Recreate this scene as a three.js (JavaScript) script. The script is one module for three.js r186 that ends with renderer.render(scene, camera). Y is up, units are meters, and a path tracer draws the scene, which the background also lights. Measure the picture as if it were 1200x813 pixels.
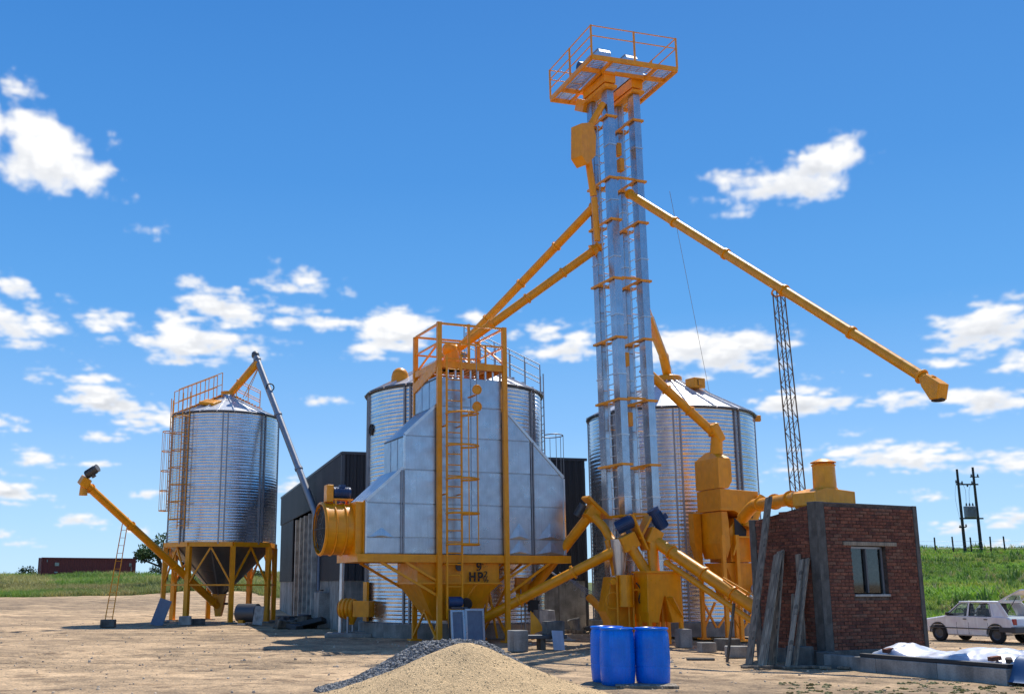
import * as THREE from 'three';
import { mergeGeometries } from 'three/addons/utils/BufferGeometryUtils.js';
import { RoundedBoxGeometry } from 'three/addons/geometries/RoundedBoxGeometry.js';

// ------------------------------------------------------------------ camera, sky, sun, exposure
const scene = new THREE.Scene();
const PITCH = Math.atan(278 / 1270);
const camera = new THREE.PerspectiveCamera(2 * Math.atan(406.5 / 1270) * 180 / Math.PI, 1380 / 813, 0.1, 3000);
camera.position.set(0, 1.65, 0);
camera.rotation.set(PITCH, 0, 0);
camera.setViewOffset(1380, 813, 180, 0, 1200, 813);           // the frame is a crop, its lens axis left of the middle
scene.add(camera);
const renderer = new THREE.WebGLRenderer({ antialias: true });
renderer.toneMapping = THREE.LinearToneMapping;
renderer.toneMappingExposure = 1.22;
renderer.shadowMap.enabled = true;
const SUN_DIR = new THREE.Vector3(0.29, 1, -0.56).normalize();
const sun = new THREE.DirectionalLight(new THREE.Color(1, 0.955, 0.87), 4.3);
sun.position.copy(SUN_DIR).multiplyScalar(120).add(new THREE.Vector3(0, 0, -40));
sun.target.position.set(0, 0, -40);
sun.castShadow = true;
Object.assign(sun.shadow.camera, { left: -60, right: 60, top: 60, bottom: -60, near: 1, far: 300 });
sun.shadow.mapSize.set(4096, 4096);
scene.add(sun, sun.target);

// ------------------------------------------------------------------ seeded random and noise
function rng(seed) { let a = seed >>> 0; return () => { a = (a + 0x6D2B79F5) | 0; let t = Math.imul(a ^ (a >>> 15), 1 | a); t = (t + Math.imul(t ^ (t >>> 7), 61 | t)) ^ t; return ((t ^ (t >>> 14)) >>> 0) / 4294967296; }; }
const R = rng(7);
const rr = (a, b, r = R) => a + (b - a) * r();
const clamp = (x, a = 0, b = 1) => Math.min(b, Math.max(a, x));
const lerp = (a, b, t) => a + (b - a) * t;
const smooth = (a, b, x) => { const t = clamp((x - a) / (b - a)); return t * t * (3 - 2 * t); };
const PERM = (() => { const r = rng(99), p = new Uint8Array(512), q = [...Array(256).keys()]; for (let i = 255; i > 0; i--) { const j = Math.floor(r() * (i + 1)); [q[i], q[j]] = [q[j], q[i]]; } for (let i = 0; i < 512; i++) p[i] = q[i & 255]; return p; })();
const VAL = (() => { const r = rng(5), v = new Float32Array(256); for (let i = 0; i < 256; i++) v[i] = r(); return v; })();
const fade = (t) => t * t * t * (t * (t * 6 - 15) + 10);
function vn2(x, y, per = 256) {                                 // value noise that repeats every per cells
  const xi = Math.floor(x), yi = Math.floor(y), u = fade(x - xi), v = fade(y - yi), m = (a) => ((a % per) + per) % per;
  const x0 = m(xi) & 255, x1 = m(xi + 1) & 255, y0 = m(yi) & 255, y1 = m(yi + 1) & 255;
  const a = VAL[PERM[x0 + PERM[y0]]], b = VAL[PERM[x1 + PERM[y0]]], c = VAL[PERM[x0 + PERM[y1]]], d = VAL[PERM[x1 + PERM[y1]]];
  return lerp(lerp(a, b, u), lerp(c, d, u), v);
}
function fbm2(x, y, oct = 4, per = 256) { let s = 0, a = 0.5, n = 0; for (let i = 0; i < oct; i++) { s += a * vn2(x + i * 7, y + i * 13, per); n += a; x *= 2; y *= 2; per *= 2; a *= 0.5; } return s / n; }
function vn3(x, y, z) {
  const xi = Math.floor(x), yi = Math.floor(y), zi = Math.floor(z), u = fade(x - xi), v = fade(y - yi), w = fade(z - zi);
  const X = xi & 255, Y = yi & 255, Z = zi & 255, p = PERM;
  const h = (a, b, c) => VAL[p[p[p[a & 255] + (b & 255)] + (c & 255)]];
  return lerp(lerp(lerp(h(X, Y, Z), h(X + 1, Y, Z), u), lerp(h(X, Y + 1, Z), h(X + 1, Y + 1, Z), u), v), lerp(lerp(h(X, Y, Z + 1), h(X + 1, Y, Z + 1), u), lerp(h(X, Y + 1, Z + 1), h(X + 1, Y + 1, Z + 1), u), v), w);
}
function billow3(x, y, z, oct) { let s = 0, a = 0.5, n = 0; for (let i = 0; i < oct; i++) { s += a * Math.abs(2 * vn3(x, y, z) - 1); n += a; x = x * 2.1 + 17.3; y = y * 2.1 + 9.7; z = z * 2.1 + 6.1; a *= 0.55; } return s / n; }
function fbm3(x, y, z, oct) { let s = 0, a = 0.5, n = 0; for (let i = 0; i < oct; i++) { s += a * vn3(x, y, z); n += a; x = x * 2.03 + 11.3; y = y * 2.03 + 5.7; z = z * 2.03 + 3.1; a *= 0.52; } return s / n; }

// ------------------------------------------------------------------ the sky: clear air and fair-weather clouds, all the way round
{
  const W = 4096, H = 2048, data = new Float32Array(W * H * 4), D = Math.PI / 180;
  // clouds: azimuth (right positive), elevation, half width, half height (degrees), tilt, strength
  const C = [
    [-20.0, 20.4, 4.9, 2.3, -0.34, 1.05], [-21.8, 12.4, 3.0, 1.5, -0.32, 1.05], [-21.6, 14.4, 1.9, 1.1, -0.2, 0.85], [-12.5, 12.3, 5.0, 1.5, -0.04, 1.15], [-11.0, 14.0, 3.2, 1.2, -0.2, 0.95], [-7.6, 15.5, 2.3, 1.1, -0.1, 0.8], [-7.2, 14.0, 2.0, 1.2, -0.3, 0.75],
    [-2.0, 13.0, 2.4, 1.8, 0.25, 1.05], [-3.4, 11.8, 2.0, 0.9, 0, 0.9], [7.3, 12.4, 2.3, 1.3, 0, 1.0], [14.2, 11.5, 3.7, 1.6, -0.05, 1.15], [16.4, 12.0, 2.4, 0.9, 0, 0.85], [18.3, 19.7, 3.3, 1.3, 0.08, 0.95], [20.4, 20.5, 2.3, 1.1, 0.1, 0.9], [16.4, 20.2, 1.6, 0.8, 0, 0.6], [-14.5, 13.0, 1.4, 0.7, 0, 0.7], [25.6, 10.3, 1.3, 0.5, 0, 0.7], [2.0, 14.0, 1.3, 0.5, 0, 0.55], [-6.0, 9.6, 1.6, 0.5, 0, 0.6], [-20.5, 6.0, 1.6, 0.5, 0, 0.8], [-16.9, 7.1, 1.3, 0.4, 0, 0.7], [20.4, 3.0, 1.6, 0.4, 0, 0.8], [26.8, 1.7, 1.5, 0.3, 0, 0.8], [11.0, 8.0, 1.6, 0.6, 0, 0.8], [13.0, 5.0, 1.6, 0.5, 0, 0.8],
    [27.4, 11.9, 3.6, 1.6, 0.12, 1.15], [28.6, 10.0, 2.0, 0.8, 0, 0.9], [27.2, 8.3, 2.8, 0.9, 0.05, 1.0], [24.0, 8.6, 1.6, 0.6, 0, 0.8], [19.0, 8.9, 3.4, 1.1, 0.03, 1.0], [-16.3, 9.0, 3.2, 1.25, -0.25, 1.05], [-14.2, 8.2, 2.4, 0.8, 0, 0.85], [-22.0, 7.7, 1.5, 0.6, 0, 0.9], [-19.6, 10.3, 1.2, 0.45, 0, 0.7],
    [22.3, 6.1, 3.7, 0.9, -0.05, 1.0], [28.2, 5.4, 2.2, 0.75, 0, 1.0], [18.6, 5.6, 1.9, 0.6, 0, 0.8], [-21.5, 4.4, 2.3, 0.9, -0.05, 1.05], [-18.2, 3.1, 1.4, 0.35, 0, 0.9], [-14.6, 4.4, 1.5, 0.4, 0, 0.8], [-7.5, 4.9, 1.7, 0.5, 0, 0.9], [-22.4, 2.4, 1.3, 0.3, 0, 0.9], [-15.5, 2.6, 1.2, 0.25, 0, 0.7], [-20.8, 1.9, 1.1, 0.22, 0, 0.7],
    [28.4, 3.0, 1.6, 0.5, 0, 0.9], [25.0, 2.6, 1.3, 0.3, 0, 0.8], [16.2, 4.0, 1.7, 0.45, 0, 0.8], [24.6, 4.0, 1.2, 0.3, 0, 0.6], [-17.5, 5.8, 1.0, 0.25, 0, 0.6], [21.4, 7.2, 1.0, 0.35, 0, 0.6],
  ];
  const q = rng(31);                                            // the rest of the sky carries on with the same kind of cloud
  for (let i = 0; i < 190; i++) {
    const az = 34 + q() * 288, el = 2 + 46 * Math.pow(q(), 1.7), w = (0.7 + 2.6 * q()) * (0.5 + el / 22);
    if (i < 110) C.push([az, el, w, w * (0.3 + 0.2 * q()), (q() - 0.5) * 0.4, 0.7 + 0.4 * q()]);
  }
  const bins = Array.from({ length: 360 }, () => []);
  for (const c of C) { const half = Math.ceil(c[2] * 2.3 / Math.max(0.3, Math.cos((c[1] + c[3]) * D))) + 1; for (let k = -half; k <= half; k++) bins[(((Math.round(c[0]) + k) % 360) + 360) % 360].push(c); }
  const sunAz = Math.atan2(SUN_DIR.x, -SUN_DIR.z) / D;
  const key = [[-2, [0.52, 0.70, 0.86]], [0, [0.50, 0.70, 0.88]], [3, [0.38, 0.62, 0.87]], [8, [0.22, 0.46, 0.82]], [14, [0.108, 0.335, 0.72]], [21, [0.068, 0.258, 0.635]], [30, [0.045, 0.20, 0.55]], [45, [0.038, 0.148, 0.43]], [90, [0.03, 0.115, 0.36]]];
  for (let j = 0; j < H; j++) {
    const el = ((j + 0.5) / H - 0.5) * 180, ce = Math.cos(el * D), se = Math.sin(el * D);
    let k = 0; while (k < key.length - 2 && el > key[k + 1][0]) k++;
    const t = clamp((el - key[k][0]) / (key[k + 1][0] - key[k][0])), base = [0, 1, 2].map((n) => lerp(key[k][1][n], key[k + 1][1][n], t));
    for (let i = 0; i < W; i++) {
      const phi = ((i + 0.5) / W - 0.5) * 2 * Math.PI, dx = ce * Math.cos(phi), dz = ce * Math.sin(phi);
      let r = base[0], g = base[1], b = base[2];
      const cs = dx * SUN_DIR.x + se * SUN_DIR.y + dz * SUN_DIR.z, glow = 0.05 * Math.exp((cs - 1) * 12) + 0.5 * Math.exp((cs - 1) * 70);
      r += glow; g += glow * 0.97; b += glow * 0.9;
      if (el > -1 && el < 62) {
        const az = Math.atan2(dx, -dz) / D, list = bins[((Math.round(az) % 360) + 360) % 360];
        if (list.length) {
          let e = -9, up = 0;
          for (const c of list) {
            let a = az - c[0]; a -= 360 * Math.round(a / 360);
            const x = a * ce / c[2]; let y = (el - c[1] - c[4] * a * ce) / c[3];
            if (y < 0) y *= 1.35;
            const d = 1.15 - Math.sqrt(x * x + y * y); if (d > -0.8) { const v = d > 0 ? d * c[5] : d; if (v > e) { e = v; up = y; } }
          }
          if (e > -0.8) {
            const s = 9 / (0.35 + 0.65 * clamp(el / 16)), px = dx * s, py = se * s * 1.5, pz = dz * s;
            const n = fbm3(px * 1.6 + 3, py * 1.6, pz * 1.6, 7), n2 = fbm3(px * 6.1 + 9, py * 6.1 + 4, pz * 6.1, 5), puff = billow3(px * 2.9 + 2, py * 2.9, pz * 2.9 + 8, 6);
            const f = e * 1.35 + (n - 0.5) * 2.3 + (puff - 0.27) * 1.9 + (n2 - 0.5) * 1.4 - 0.42;
            const al = smooth(-0.1, 0.8, f) * clamp((el + 0.5) / 1.5) * 0.97;
            if (al > 0) {
              const thick = smooth(0.3, 1.2, f), shade = clamp(0.52 + up * 0.6 + (puff - 0.27) * 1.6 + (n2 - 0.5) * 1.3), low = clamp(el / 10);
              let v = lerp(0.80, lerp(0.50, 0.90, shade), thick);
              v = lerp(v * 0.97, v, low);
              r = lerp(r, v * lerp(0.95, 1, shade), al); g = lerp(g, v * lerp(0.985, 1, shade), al); b = lerp(b, v * lerp(1.05, 1, shade), al);
            }
          }
        }
      }
      const o = (j * W + i) * 4; data[o] = r; data[o + 1] = g; data[o + 2] = b; data[o + 3] = 1;
    }
  }
  const sky = new THREE.DataTexture(data, W, H, THREE.RGBAFormat, THREE.FloatType);
  sky.mapping = THREE.EquirectangularReflectionMapping; sky.magFilter = sky.minFilter = THREE.LinearFilter; sky.colorSpace = THREE.LinearSRGBColorSpace; sky.needsUpdate = true;
  scene.background = sky; scene.environment = sky;
}

// ------------------------------------------------------------------ textures and materials
function dataTex(size, fn, srgb = true) {
  const d = new Uint8Array(size * size * 4);
  for (let j = 0; j < size; j++) for (let i = 0; i < size; i++) { const c = fn(i / size, j / size), o = (j * size + i) * 4; for (let k = 0; k < 3; k++) d[o + k] = 255 * clamp(c[Math.min(k, c.length - 1)]); d[o + 3] = 255; }
  const t = new THREE.DataTexture(d, size, size, THREE.RGBAFormat); t.wrapS = t.wrapT = THREE.RepeatWrapping; t.magFilter = THREE.LinearFilter; t.minFilter = THREE.LinearMipmapLinearFilter; t.generateMipmaps = true; t.anisotropy = 8;
  if (srgb) t.colorSpace = THREE.SRGBColorSpace; t.needsUpdate = true; return t;
}
const rep = (t, metres) => { const c = t.clone(); c.repeat.set(1 / metres, 1 / metres); c.needsUpdate = true; return c; };
const tSpangle = dataTex(512, (u, v) => { const c = vn2(Math.floor(u * 96 + vn2(u * 40, v * 40, 40) * 2.2) * 1.7, Math.floor(v * 96 + vn2(u * 40 + 9, v * 40, 40) * 2.2) * 2.3, 256), n = fbm2(u * 5, v * 5, 4, 5), s = fbm2(u * 40, v * 3, 2, 40); const g = 0.86 + 0.045 * c + 0.10 * (n - 0.5) + 0.06 * (s - 0.5); return [g, g, g * 1.005]; });
const tMetalRough = dataTex(512, (u, v) => { const n = fbm2(u * 6, v * 6, 5, 6), c = vn2(u * 90, v * 90, 90); return [0.5, 0.6 + 0.35 * (n - 0.5) + 0.10 * (c - 0.5), 0.9]; }, false);
const tScuff = dataTex(512, (u, v) => { const n = fbm2(u * 4, v * 4, 5, 4), s = fbm2(u * 70, v * 4, 3, 70), k = smooth(0.66, 0.74, fbm2(u * 9 + 4, v * 30, 3, 9)); const g = 0.90 + 0.16 * (n - 0.5) + 0.10 * (s - 0.5); return [g + 0.1 * k, g + 0.05 * k, g]; });
const tBulge = dataTex(256, (u, v) => [fbm2(u * 3, v * 3, 2, 3)], false);
const tPaint = dataTex(512, (u, v) => { const n = fbm2(u * 6, v * 6, 5, 6), s = fbm2(u * 24, v * 3, 3, 24), p = vn2(u * 120, v * 120, 120); const g = 0.95 + 0.10 * (n - 0.5) + 0.08 * (s - 0.5) - (p > 0.95 ? 0.06 : 0); return [g, g * (0.99 + 0.05 * (n - 0.5)), g]; });
const tPaintRough = dataTex(256, (u, v) => { const n = fbm2(u * 7, v * 7, 5, 7); return [0, 0.45 + 0.5 * (n - 0.35), 0]; }, false);
const tConcrete = dataTex(512, (u, v) => { const n = fbm2(u * 5, v * 5, 6, 5), p = vn2(u * 150, v * 150, 150), s = fbm2(u * 22, v * 2, 3, 22); const g = 0.78 + 0.34 * (n - 0.5) + 0.10 * (p - 0.5) + 0.18 * (s - 0.5); return [g, g * 0.985, g * 0.955]; });
const tWood = dataTex(512, (u, v) => { const g1 = fbm2(u * 40, v * 2.2, 5, 40), g2 = fbm2(u * 8, v * 3, 3, 8), k = vn2(u * 6, v * 5, 6); const g = 0.72 + 0.5 * (g1 - 0.5) + 0.3 * (g2 - 0.5) - (k > 0.9 ? 0.2 : 0); return [g, g * 0.97, g * 0.92]; });
const tGrain = dataTex(512, (u, v) => { const n = fbm2(u * 8, v * 8, 6, 8), p = vn2(u * 120, v * 120, 120); const g = 0.76 + 0.55 * (n - 0.5) + 0.22 * (p - 0.5); return [g]; });
const tGround = dataTex(1024, (u, v) => { const n = fbm2(u * 6, v * 6, 7, 6), m = fbm2(u * 34, v * 34, 4, 34), p = vn2(u * 300, v * 300, 300), d = smooth(0.62, 0.78, fbm2(u * 14 + 3, v * 14, 4, 14)); let g = 0.80 + 0.42 * (n - 0.5) + 0.26 * (m - 0.5) + 0.24 * (p - 0.5) - 0.16 * d; return [g, g * (0.985 - 0.02 * d), g * (0.955 - 0.04 * d)]; });
const tGroundBump = dataTex(1024, (u, v) => { const m = fbm2(u * 26, v * 26, 5, 26), p = fbm2(u * 120, v * 120, 3, 120), c = smooth(0.60, 0.72, vn2(u * 90 + 5, v * 90, 90)); return [0.5 * m + 0.35 * p + 0.3 * c]; }, false);
const tSand = dataTex(1024, (u, v) => { const n = fbm2(u * 5, v * 5, 5, 5), p = vn2(u * 340, v * 340, 340), p2 = vn2(u * 180 + 3, v * 180, 180); const g = 0.82 + 0.16 * (n - 0.5) + 0.26 * (p - 0.5) + 0.16 * (p2 - 0.5); return [g, g * 0.99, g * 0.97]; });
const tSandBump = dataTex(1024, (u, v) => [0.6 * vn2(u * 340, v * 340, 340) + 0.4 * vn2(u * 180 + 3, v * 180, 180)], false);
const lin = (r, g, b) => new THREE.Color().setRGB(r, g, b);
const mat = (color, o = {}) => new THREE.MeshStandardMaterial({ color, roughness: 0.7, side: THREE.DoubleSide, ...o });
const bump = (t, m) => rep(t, m);
const M = {};
const spangle1 = rep(tSpangle, 1.1), rough1 = rep(tMetalRough, 1.6);
M.galv = mat(lin(0.80, 0.82, 0.84), { metalness: 0.86, roughness: 0.55, roughnessMap: rough1, map: spangle1 });
M.sheet = [0, 1, 2].map((i) => mat(lin(0.82 + 0.03 * i, 0.845 + 0.03 * i, 0.875 + 0.03 * i), { metalness: 0.9, roughness: 0.42, roughnessMap: rep(tMetalRough, 1.9 + i * 0.4), map: rep(tSpangle, 1.3 + 0.3 * i) }));
const panelMat = (k, i, rough) => mat(lin((0.485 + 0.02 * i) * k, (0.55 + 0.02 * i) * k, (0.62 + 0.02 * i) * k), { metalness: 0.88, roughness: rough, roughnessMap: rep(tMetalRough, 1.3 + i * 0.35), map: rep(tSpangle, 0.9 + 0.25 * i), bumpMap: rep(tBulge, 1.9 + 0.4 * i), bumpScale: 0.005 });
M.panel = [0, 1, 2, 3].map((i) => panelMat(1.14, i, 0.56));
M.duct = [0, 1, 2, 3].map((i) => panelMat(1.08, i, 0.42));
M.mast = mat(lin(0.16, 0.10, 0.05), { roughness: 0.6 });
M.cone = mat(lin(0.26, 0.26, 0.265), { metalness: 0.8, roughness: 0.6, roughnessMap: rough1, map: spangle1 });
M.roofsheet = mat(lin(0.86, 0.87, 0.88), { metalness: 0.35, roughness: 0.6, roughnessMap: rough1, map: spangle1 });
M.darksteel = mat(lin(0.10, 0.105, 0.115), { metalness: 0.6, roughness: 0.5 });
M.steel = mat(lin(0.42, 0.43, 0.45), { metalness: 0.7, roughness: 0.5, map: spangle1 });
M.yellow = mat(lin(0.96, 0.375, 0.001), { roughness: 0.75, roughnessMap: rep(tPaintRough, 0.8), map: rep(tPaint, 1.2) });
M.yellowDusty = mat(lin(0.90, 0.345, 0.001), { roughness: 0.9, roughnessMap: rep(tPaintRough, 0.8), map: rep(tPaint, 1.0) });
M.yellowThin = mat(lin(0.84, 0.33, 0.003), { roughness: 0.5 });
M.motor = mat(lin(0.02, 0.06, 0.16), { roughness: 0.45, map: rep(tPaint, 0.6) });
M.black = mat(lin(0.018, 0.018, 0.02), { roughness: 0.55 });
M.rubber = mat(lin(0.02, 0.02, 0.02), { roughness: 0.85 });
M.clad = [0, 1, 2].map((i) => mat(lin(0.030 + 0.004 * i, 0.033 + 0.004 * i, 0.040 + 0.004 * i), { roughness: 0.5, metalness: 0.1, map: rep(tPaint, 1.7 + i) }));
M.conc = [0, 1, 2].map((i) => mat(lin(0.42 + 0.05 * i, 0.41 + 0.05 * i, 0.39 + 0.05 * i), { roughness: 0.92, map: rep(tConcrete, 1.6 + i * 0.5), bumpMap: rep(tConcrete, 1.6 + i * 0.5), bumpScale: 0.006 }));
M.concDark = mat(lin(0.22, 0.216, 0.205), { roughness: 0.95, map: rep(tConcrete, 1.3), bumpMap: rep(tConcrete, 1.3), bumpScale: 0.008 });
M.pillar = mat(lin(0.165, 0.16, 0.15), { roughness: 0.95, map: rep(tConcrete, 0.9), bumpMap: rep(tConcrete, 0.9), bumpScale: 0.008 });
M.white = mat(lin(0.66, 0.65, 0.62), { roughness: 0.7, map: rep(tConcrete, 1.1) });
M.brick = [[0.31, 0.105, 0.058], [0.27, 0.092, 0.054], [0.35, 0.125, 0.068], [0.22, 0.075, 0.048], [0.31, 0.14, 0.085]].map((c, i) => mat(lin(...c), { roughness: 0.93, map: rep(tGrain, 0.5 + 0.1 * i), bumpMap: rep(tGrain, 0.5 + 0.1 * i), bumpScale: 0.006 }));
M.mortar = mat(lin(0.17, 0.12, 0.092), { roughness: 0.97, map: rep(tGrain, 0.7), bumpMap: rep(tGrain, 0.35), bumpScale: 0.008 });
M.wood = [[0.46, 0.39, 0.31], [0.40, 0.345, 0.285], [0.54, 0.47, 0.38], [0.27, 0.23, 0.19]].map((c, i) => mat(lin(...c), { roughness: 0.9, map: rep(tWood, 0.55 + 0.15 * i), bumpMap: rep(tWood, 0.55 + 0.15 * i), bumpScale: 0.004 }));
M.blue = new THREE.MeshPhysicalMaterial({ color: lin(0.0, 0.215, 0.95), roughness: 0.5, specularIntensity: 0.6, side: THREE.DoubleSide, map: rep(tScuff, 1.1), roughnessMap: rep(tPaintRough, 0.7) });
M.container = mat(lin(0.23, 0.042, 0.036), { roughness: 0.7, map: rep(tPaint, 2.3) });
M.tarp = mat(lin(0.60, 0.635, 0.70), { roughness: 0.38, metalness: 0.1, map: rep(tPaint, 1.5) });
M.tarpBlue = mat(lin(0.05, 0.13, 0.26), { roughness: 0.5, map: rep(tPaint, 1.1) });
M.carPaint = new THREE.MeshPhysicalMaterial({ color: lin(0.86, 0.86, 0.84), roughness: 0.4, clearcoat: 0.5, clearcoatRoughness: 0.25, side: THREE.DoubleSide, map: rep(tPaint, 1.6) });
M.glass = new THREE.MeshPhysicalMaterial({ color: lin(0.75, 0.8, 0.8), roughness: 0.04, transmission: 1, thickness: 0, ior: 1.5, side: THREE.DoubleSide });
M.redlamp = mat(lin(0.35, 0.02, 0.015), { roughness: 0.25 });
M.amber = mat(lin(0.65, 0.2, 0.02), { roughness: 0.25 });
M.chrome = mat(lin(0.7, 0.7, 0.7), { metalness: 0.9, roughness: 0.25 });
M.greyplastic = mat(lin(0.07, 0.07, 0.072), { roughness: 0.7 });
M.bluegrey = mat(lin(0.16, 0.21, 0.28), { roughness: 0.55, map: rep(tPaint, 0.8) });
M.pole = mat(lin(0.085, 0.075, 0.07), { roughness: 0.9, map: rep(tWood, 0.8) });
M.bark = mat(lin(0.10, 0.08, 0.06), { roughness: 0.95, map: rep(tWood, 0.7), bumpMap: rep(tWood, 0.7), bumpScale: 0.01 });
const leafMat = (r, g, b) => mat(lin(r, g, b), { roughness: 0.75 });

// ------------------------------------------------------------------ helpers
const V = (x, y, z) => new THREE.Vector3(x, y, z);
const P = (x, y, f) => V(x, y, -f);                             // metres right, up, away from the photographer
const UP = V(0, 1, 0), deg = Math.PI / 180;
function flatUV(geo, keep) {
  const g = geo.index ? geo.toNonIndexed() : geo;
  for (const k of Object.keys(g.attributes)) if (!['position', 'normal', 'uv'].includes(k)) g.deleteAttribute(k);
  if (!keep || !g.attributes.uv) {
    const p = g.attributes.position, n = g.attributes.normal, uv = new Float32Array(p.count * 2), ou = R() * 7, ov = R() * 7;
    for (let i = 0; i < p.count; i += 3) {
      const a = [0, 1, 2].map((k) => [Math.abs(n.getX(i + k)), Math.abs(n.getY(i + k)), Math.abs(n.getZ(i + k))]), s = [0, 1, 2].map((k) => a[0][k] + a[1][k] + a[2][k]);
      const ax = s[0] >= s[1] && s[0] >= s[2] ? 0 : s[1] >= s[2] ? 1 : 2;
      for (let k = 0; k < 3; k++) { const x = p.getX(i + k), y = p.getY(i + k), z = p.getZ(i + k); uv[(i + k) * 2] = (ax === 0 ? z : x) + ou; uv[(i + k) * 2 + 1] = (ax === 1 ? z : y) + ov; }
    }
    g.setAttribute('uv', new THREE.BufferAttribute(uv, 2));
  }
  g.morphAttributes = {}; g.clearGroups(); return g;
}
const frame = (a, b, up = UP) => { const y = b.clone().sub(a).normalize(); let x = new THREE.Vector3().crossVectors(Math.abs(y.dot(up)) > 0.98 ? V(0, 0, 1) : up, y).normalize(); const z = new THREE.Vector3().crossVectors(x, y); return new THREE.Matrix4().makeBasis(x, y, z).setPosition(a.clone().add(b).multiplyScalar(0.5)); };
class MB {
  constructor() { this.g = []; }
  add(geo, m, keep = false) { const g = flatUV(geo, keep); if (m) g.applyMatrix4(m); this.g.push(g); return this; }
  box(w, h, d, x, y, z, ry = 0, rx = 0, rz = 0) { return this.add(new THREE.BoxGeometry(w, h, d), new THREE.Matrix4().compose(V(x, y, z), new THREE.Quaternion().setFromEuler(new THREE.Euler(rx, ry, rz)), V(1, 1, 1))); }
  rbox(w, h, d, x, y, z, r = 0.02, ry = 0, rx = 0, rz = 0, seg = 2) { return this.add(new RoundedBoxGeometry(w, h, d, seg, r), new THREE.Matrix4().compose(V(x, y, z), new THREE.Quaternion().setFromEuler(new THREE.Euler(rx, ry, rz)), V(1, 1, 1))); }
  bar(a, b, w, d = w, up = UP) { return this.add(new THREE.BoxGeometry(w, a.distanceTo(b), d), frame(a, b, up)); }
  tube(a, b, r, seg = 12, r2 = r, open = false) { return this.add(new THREE.CylinderGeometry(r2, r, a.distanceTo(b), seg, 1, open), frame(a, b)); }
  path(pts, r, seg = 10, n = 24, closed = false, tension = 0.5) { return this.add(new THREE.TubeGeometry(new THREE.CatmullRomCurve3(pts, closed, 'catmullrom', tension), n, r, seg, closed)); }
  torus(R_, r, m, arc = Math.PI * 2, seg = 24) { return this.add(new THREE.TorusGeometry(R_, r, 6, seg, arc), m); }
  lathe(pts, seg, m) { return this.add(new THREE.LatheGeometry(pts.map(([x, y]) => new THREE.Vector2(x, y)), seg), m); }
  prism(poly, depth, m, bevel = 0) { const s = new THREE.Shape(poly.map(([x, y]) => new THREE.Vector2(x, y))); return this.add(new THREE.ExtrudeGeometry(s, { depth, bevelEnabled: bevel > 0, bevelSize: bevel, bevelThickness: bevel, bevelSegments: 1, bevelOffset: -bevel, curveSegments: 10 }), m); }
  geo() { return mergeGeometries(this.g, false); }
  build(name, material, parent, world = false) {
    let geo = this.geo();
    if (world && parent !== scene) { parent.updateMatrixWorld(true); geo.applyMatrix4(parent.matrixWorld.clone().invert()); }
    return mesh(name, geo, material, parent);
  }
}
const MT = (x, y, z, rx = 0, ry = 0, rz = 0, s = 1) => new THREE.Matrix4().compose(V(x, y, z), new THREE.Quaternion().setFromEuler(new THREE.Euler(rx, ry, rz)), V(s, s, s));
const counts = {};
function numbered(name) { const n = counts[name] = (counts[name] ?? -1) + 1; return n ? `${name}_${String(n).padStart(3, '0')}` : name; }
function mesh(name, geo, material, parent) { const o = new THREE.Mesh(geo, material); o.name = parent === scene ? numbered(name) : name; o.castShadow = o.receiveShadow = true; parent.add(o); return o; }
function tag(o, label, category, group, kind) { if (label) o.userData.label = label; if (category) o.userData.category = category; if (group) o.userData.group = group; if (kind) o.userData.kind = kind; return o; }
function thing(name, label, category, [x, y, f] = [0, 0, 0], turn = 0, group) {
  const o = new THREE.Group(); o.name = numbered(name); o.position.set(x, y, -f); o.rotation.y = turn * deg; scene.add(o); o.updateMatrixWorld(true); return tag(o, label, category, group);
}
function struct(o) { o.userData.kind = 'structure'; return o; }
function copyOf(o, [x, y, f], turn, label, group) { const c = o.clone(); c.name = numbered(o.name.replace(/_\d{3}$/, '')); c.position.set(x, y, -f); c.rotation.y = turn * deg; c.userData = { ...o.userData, label }; if (group) c.userData.group = group; scene.add(c); return c; }

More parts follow.
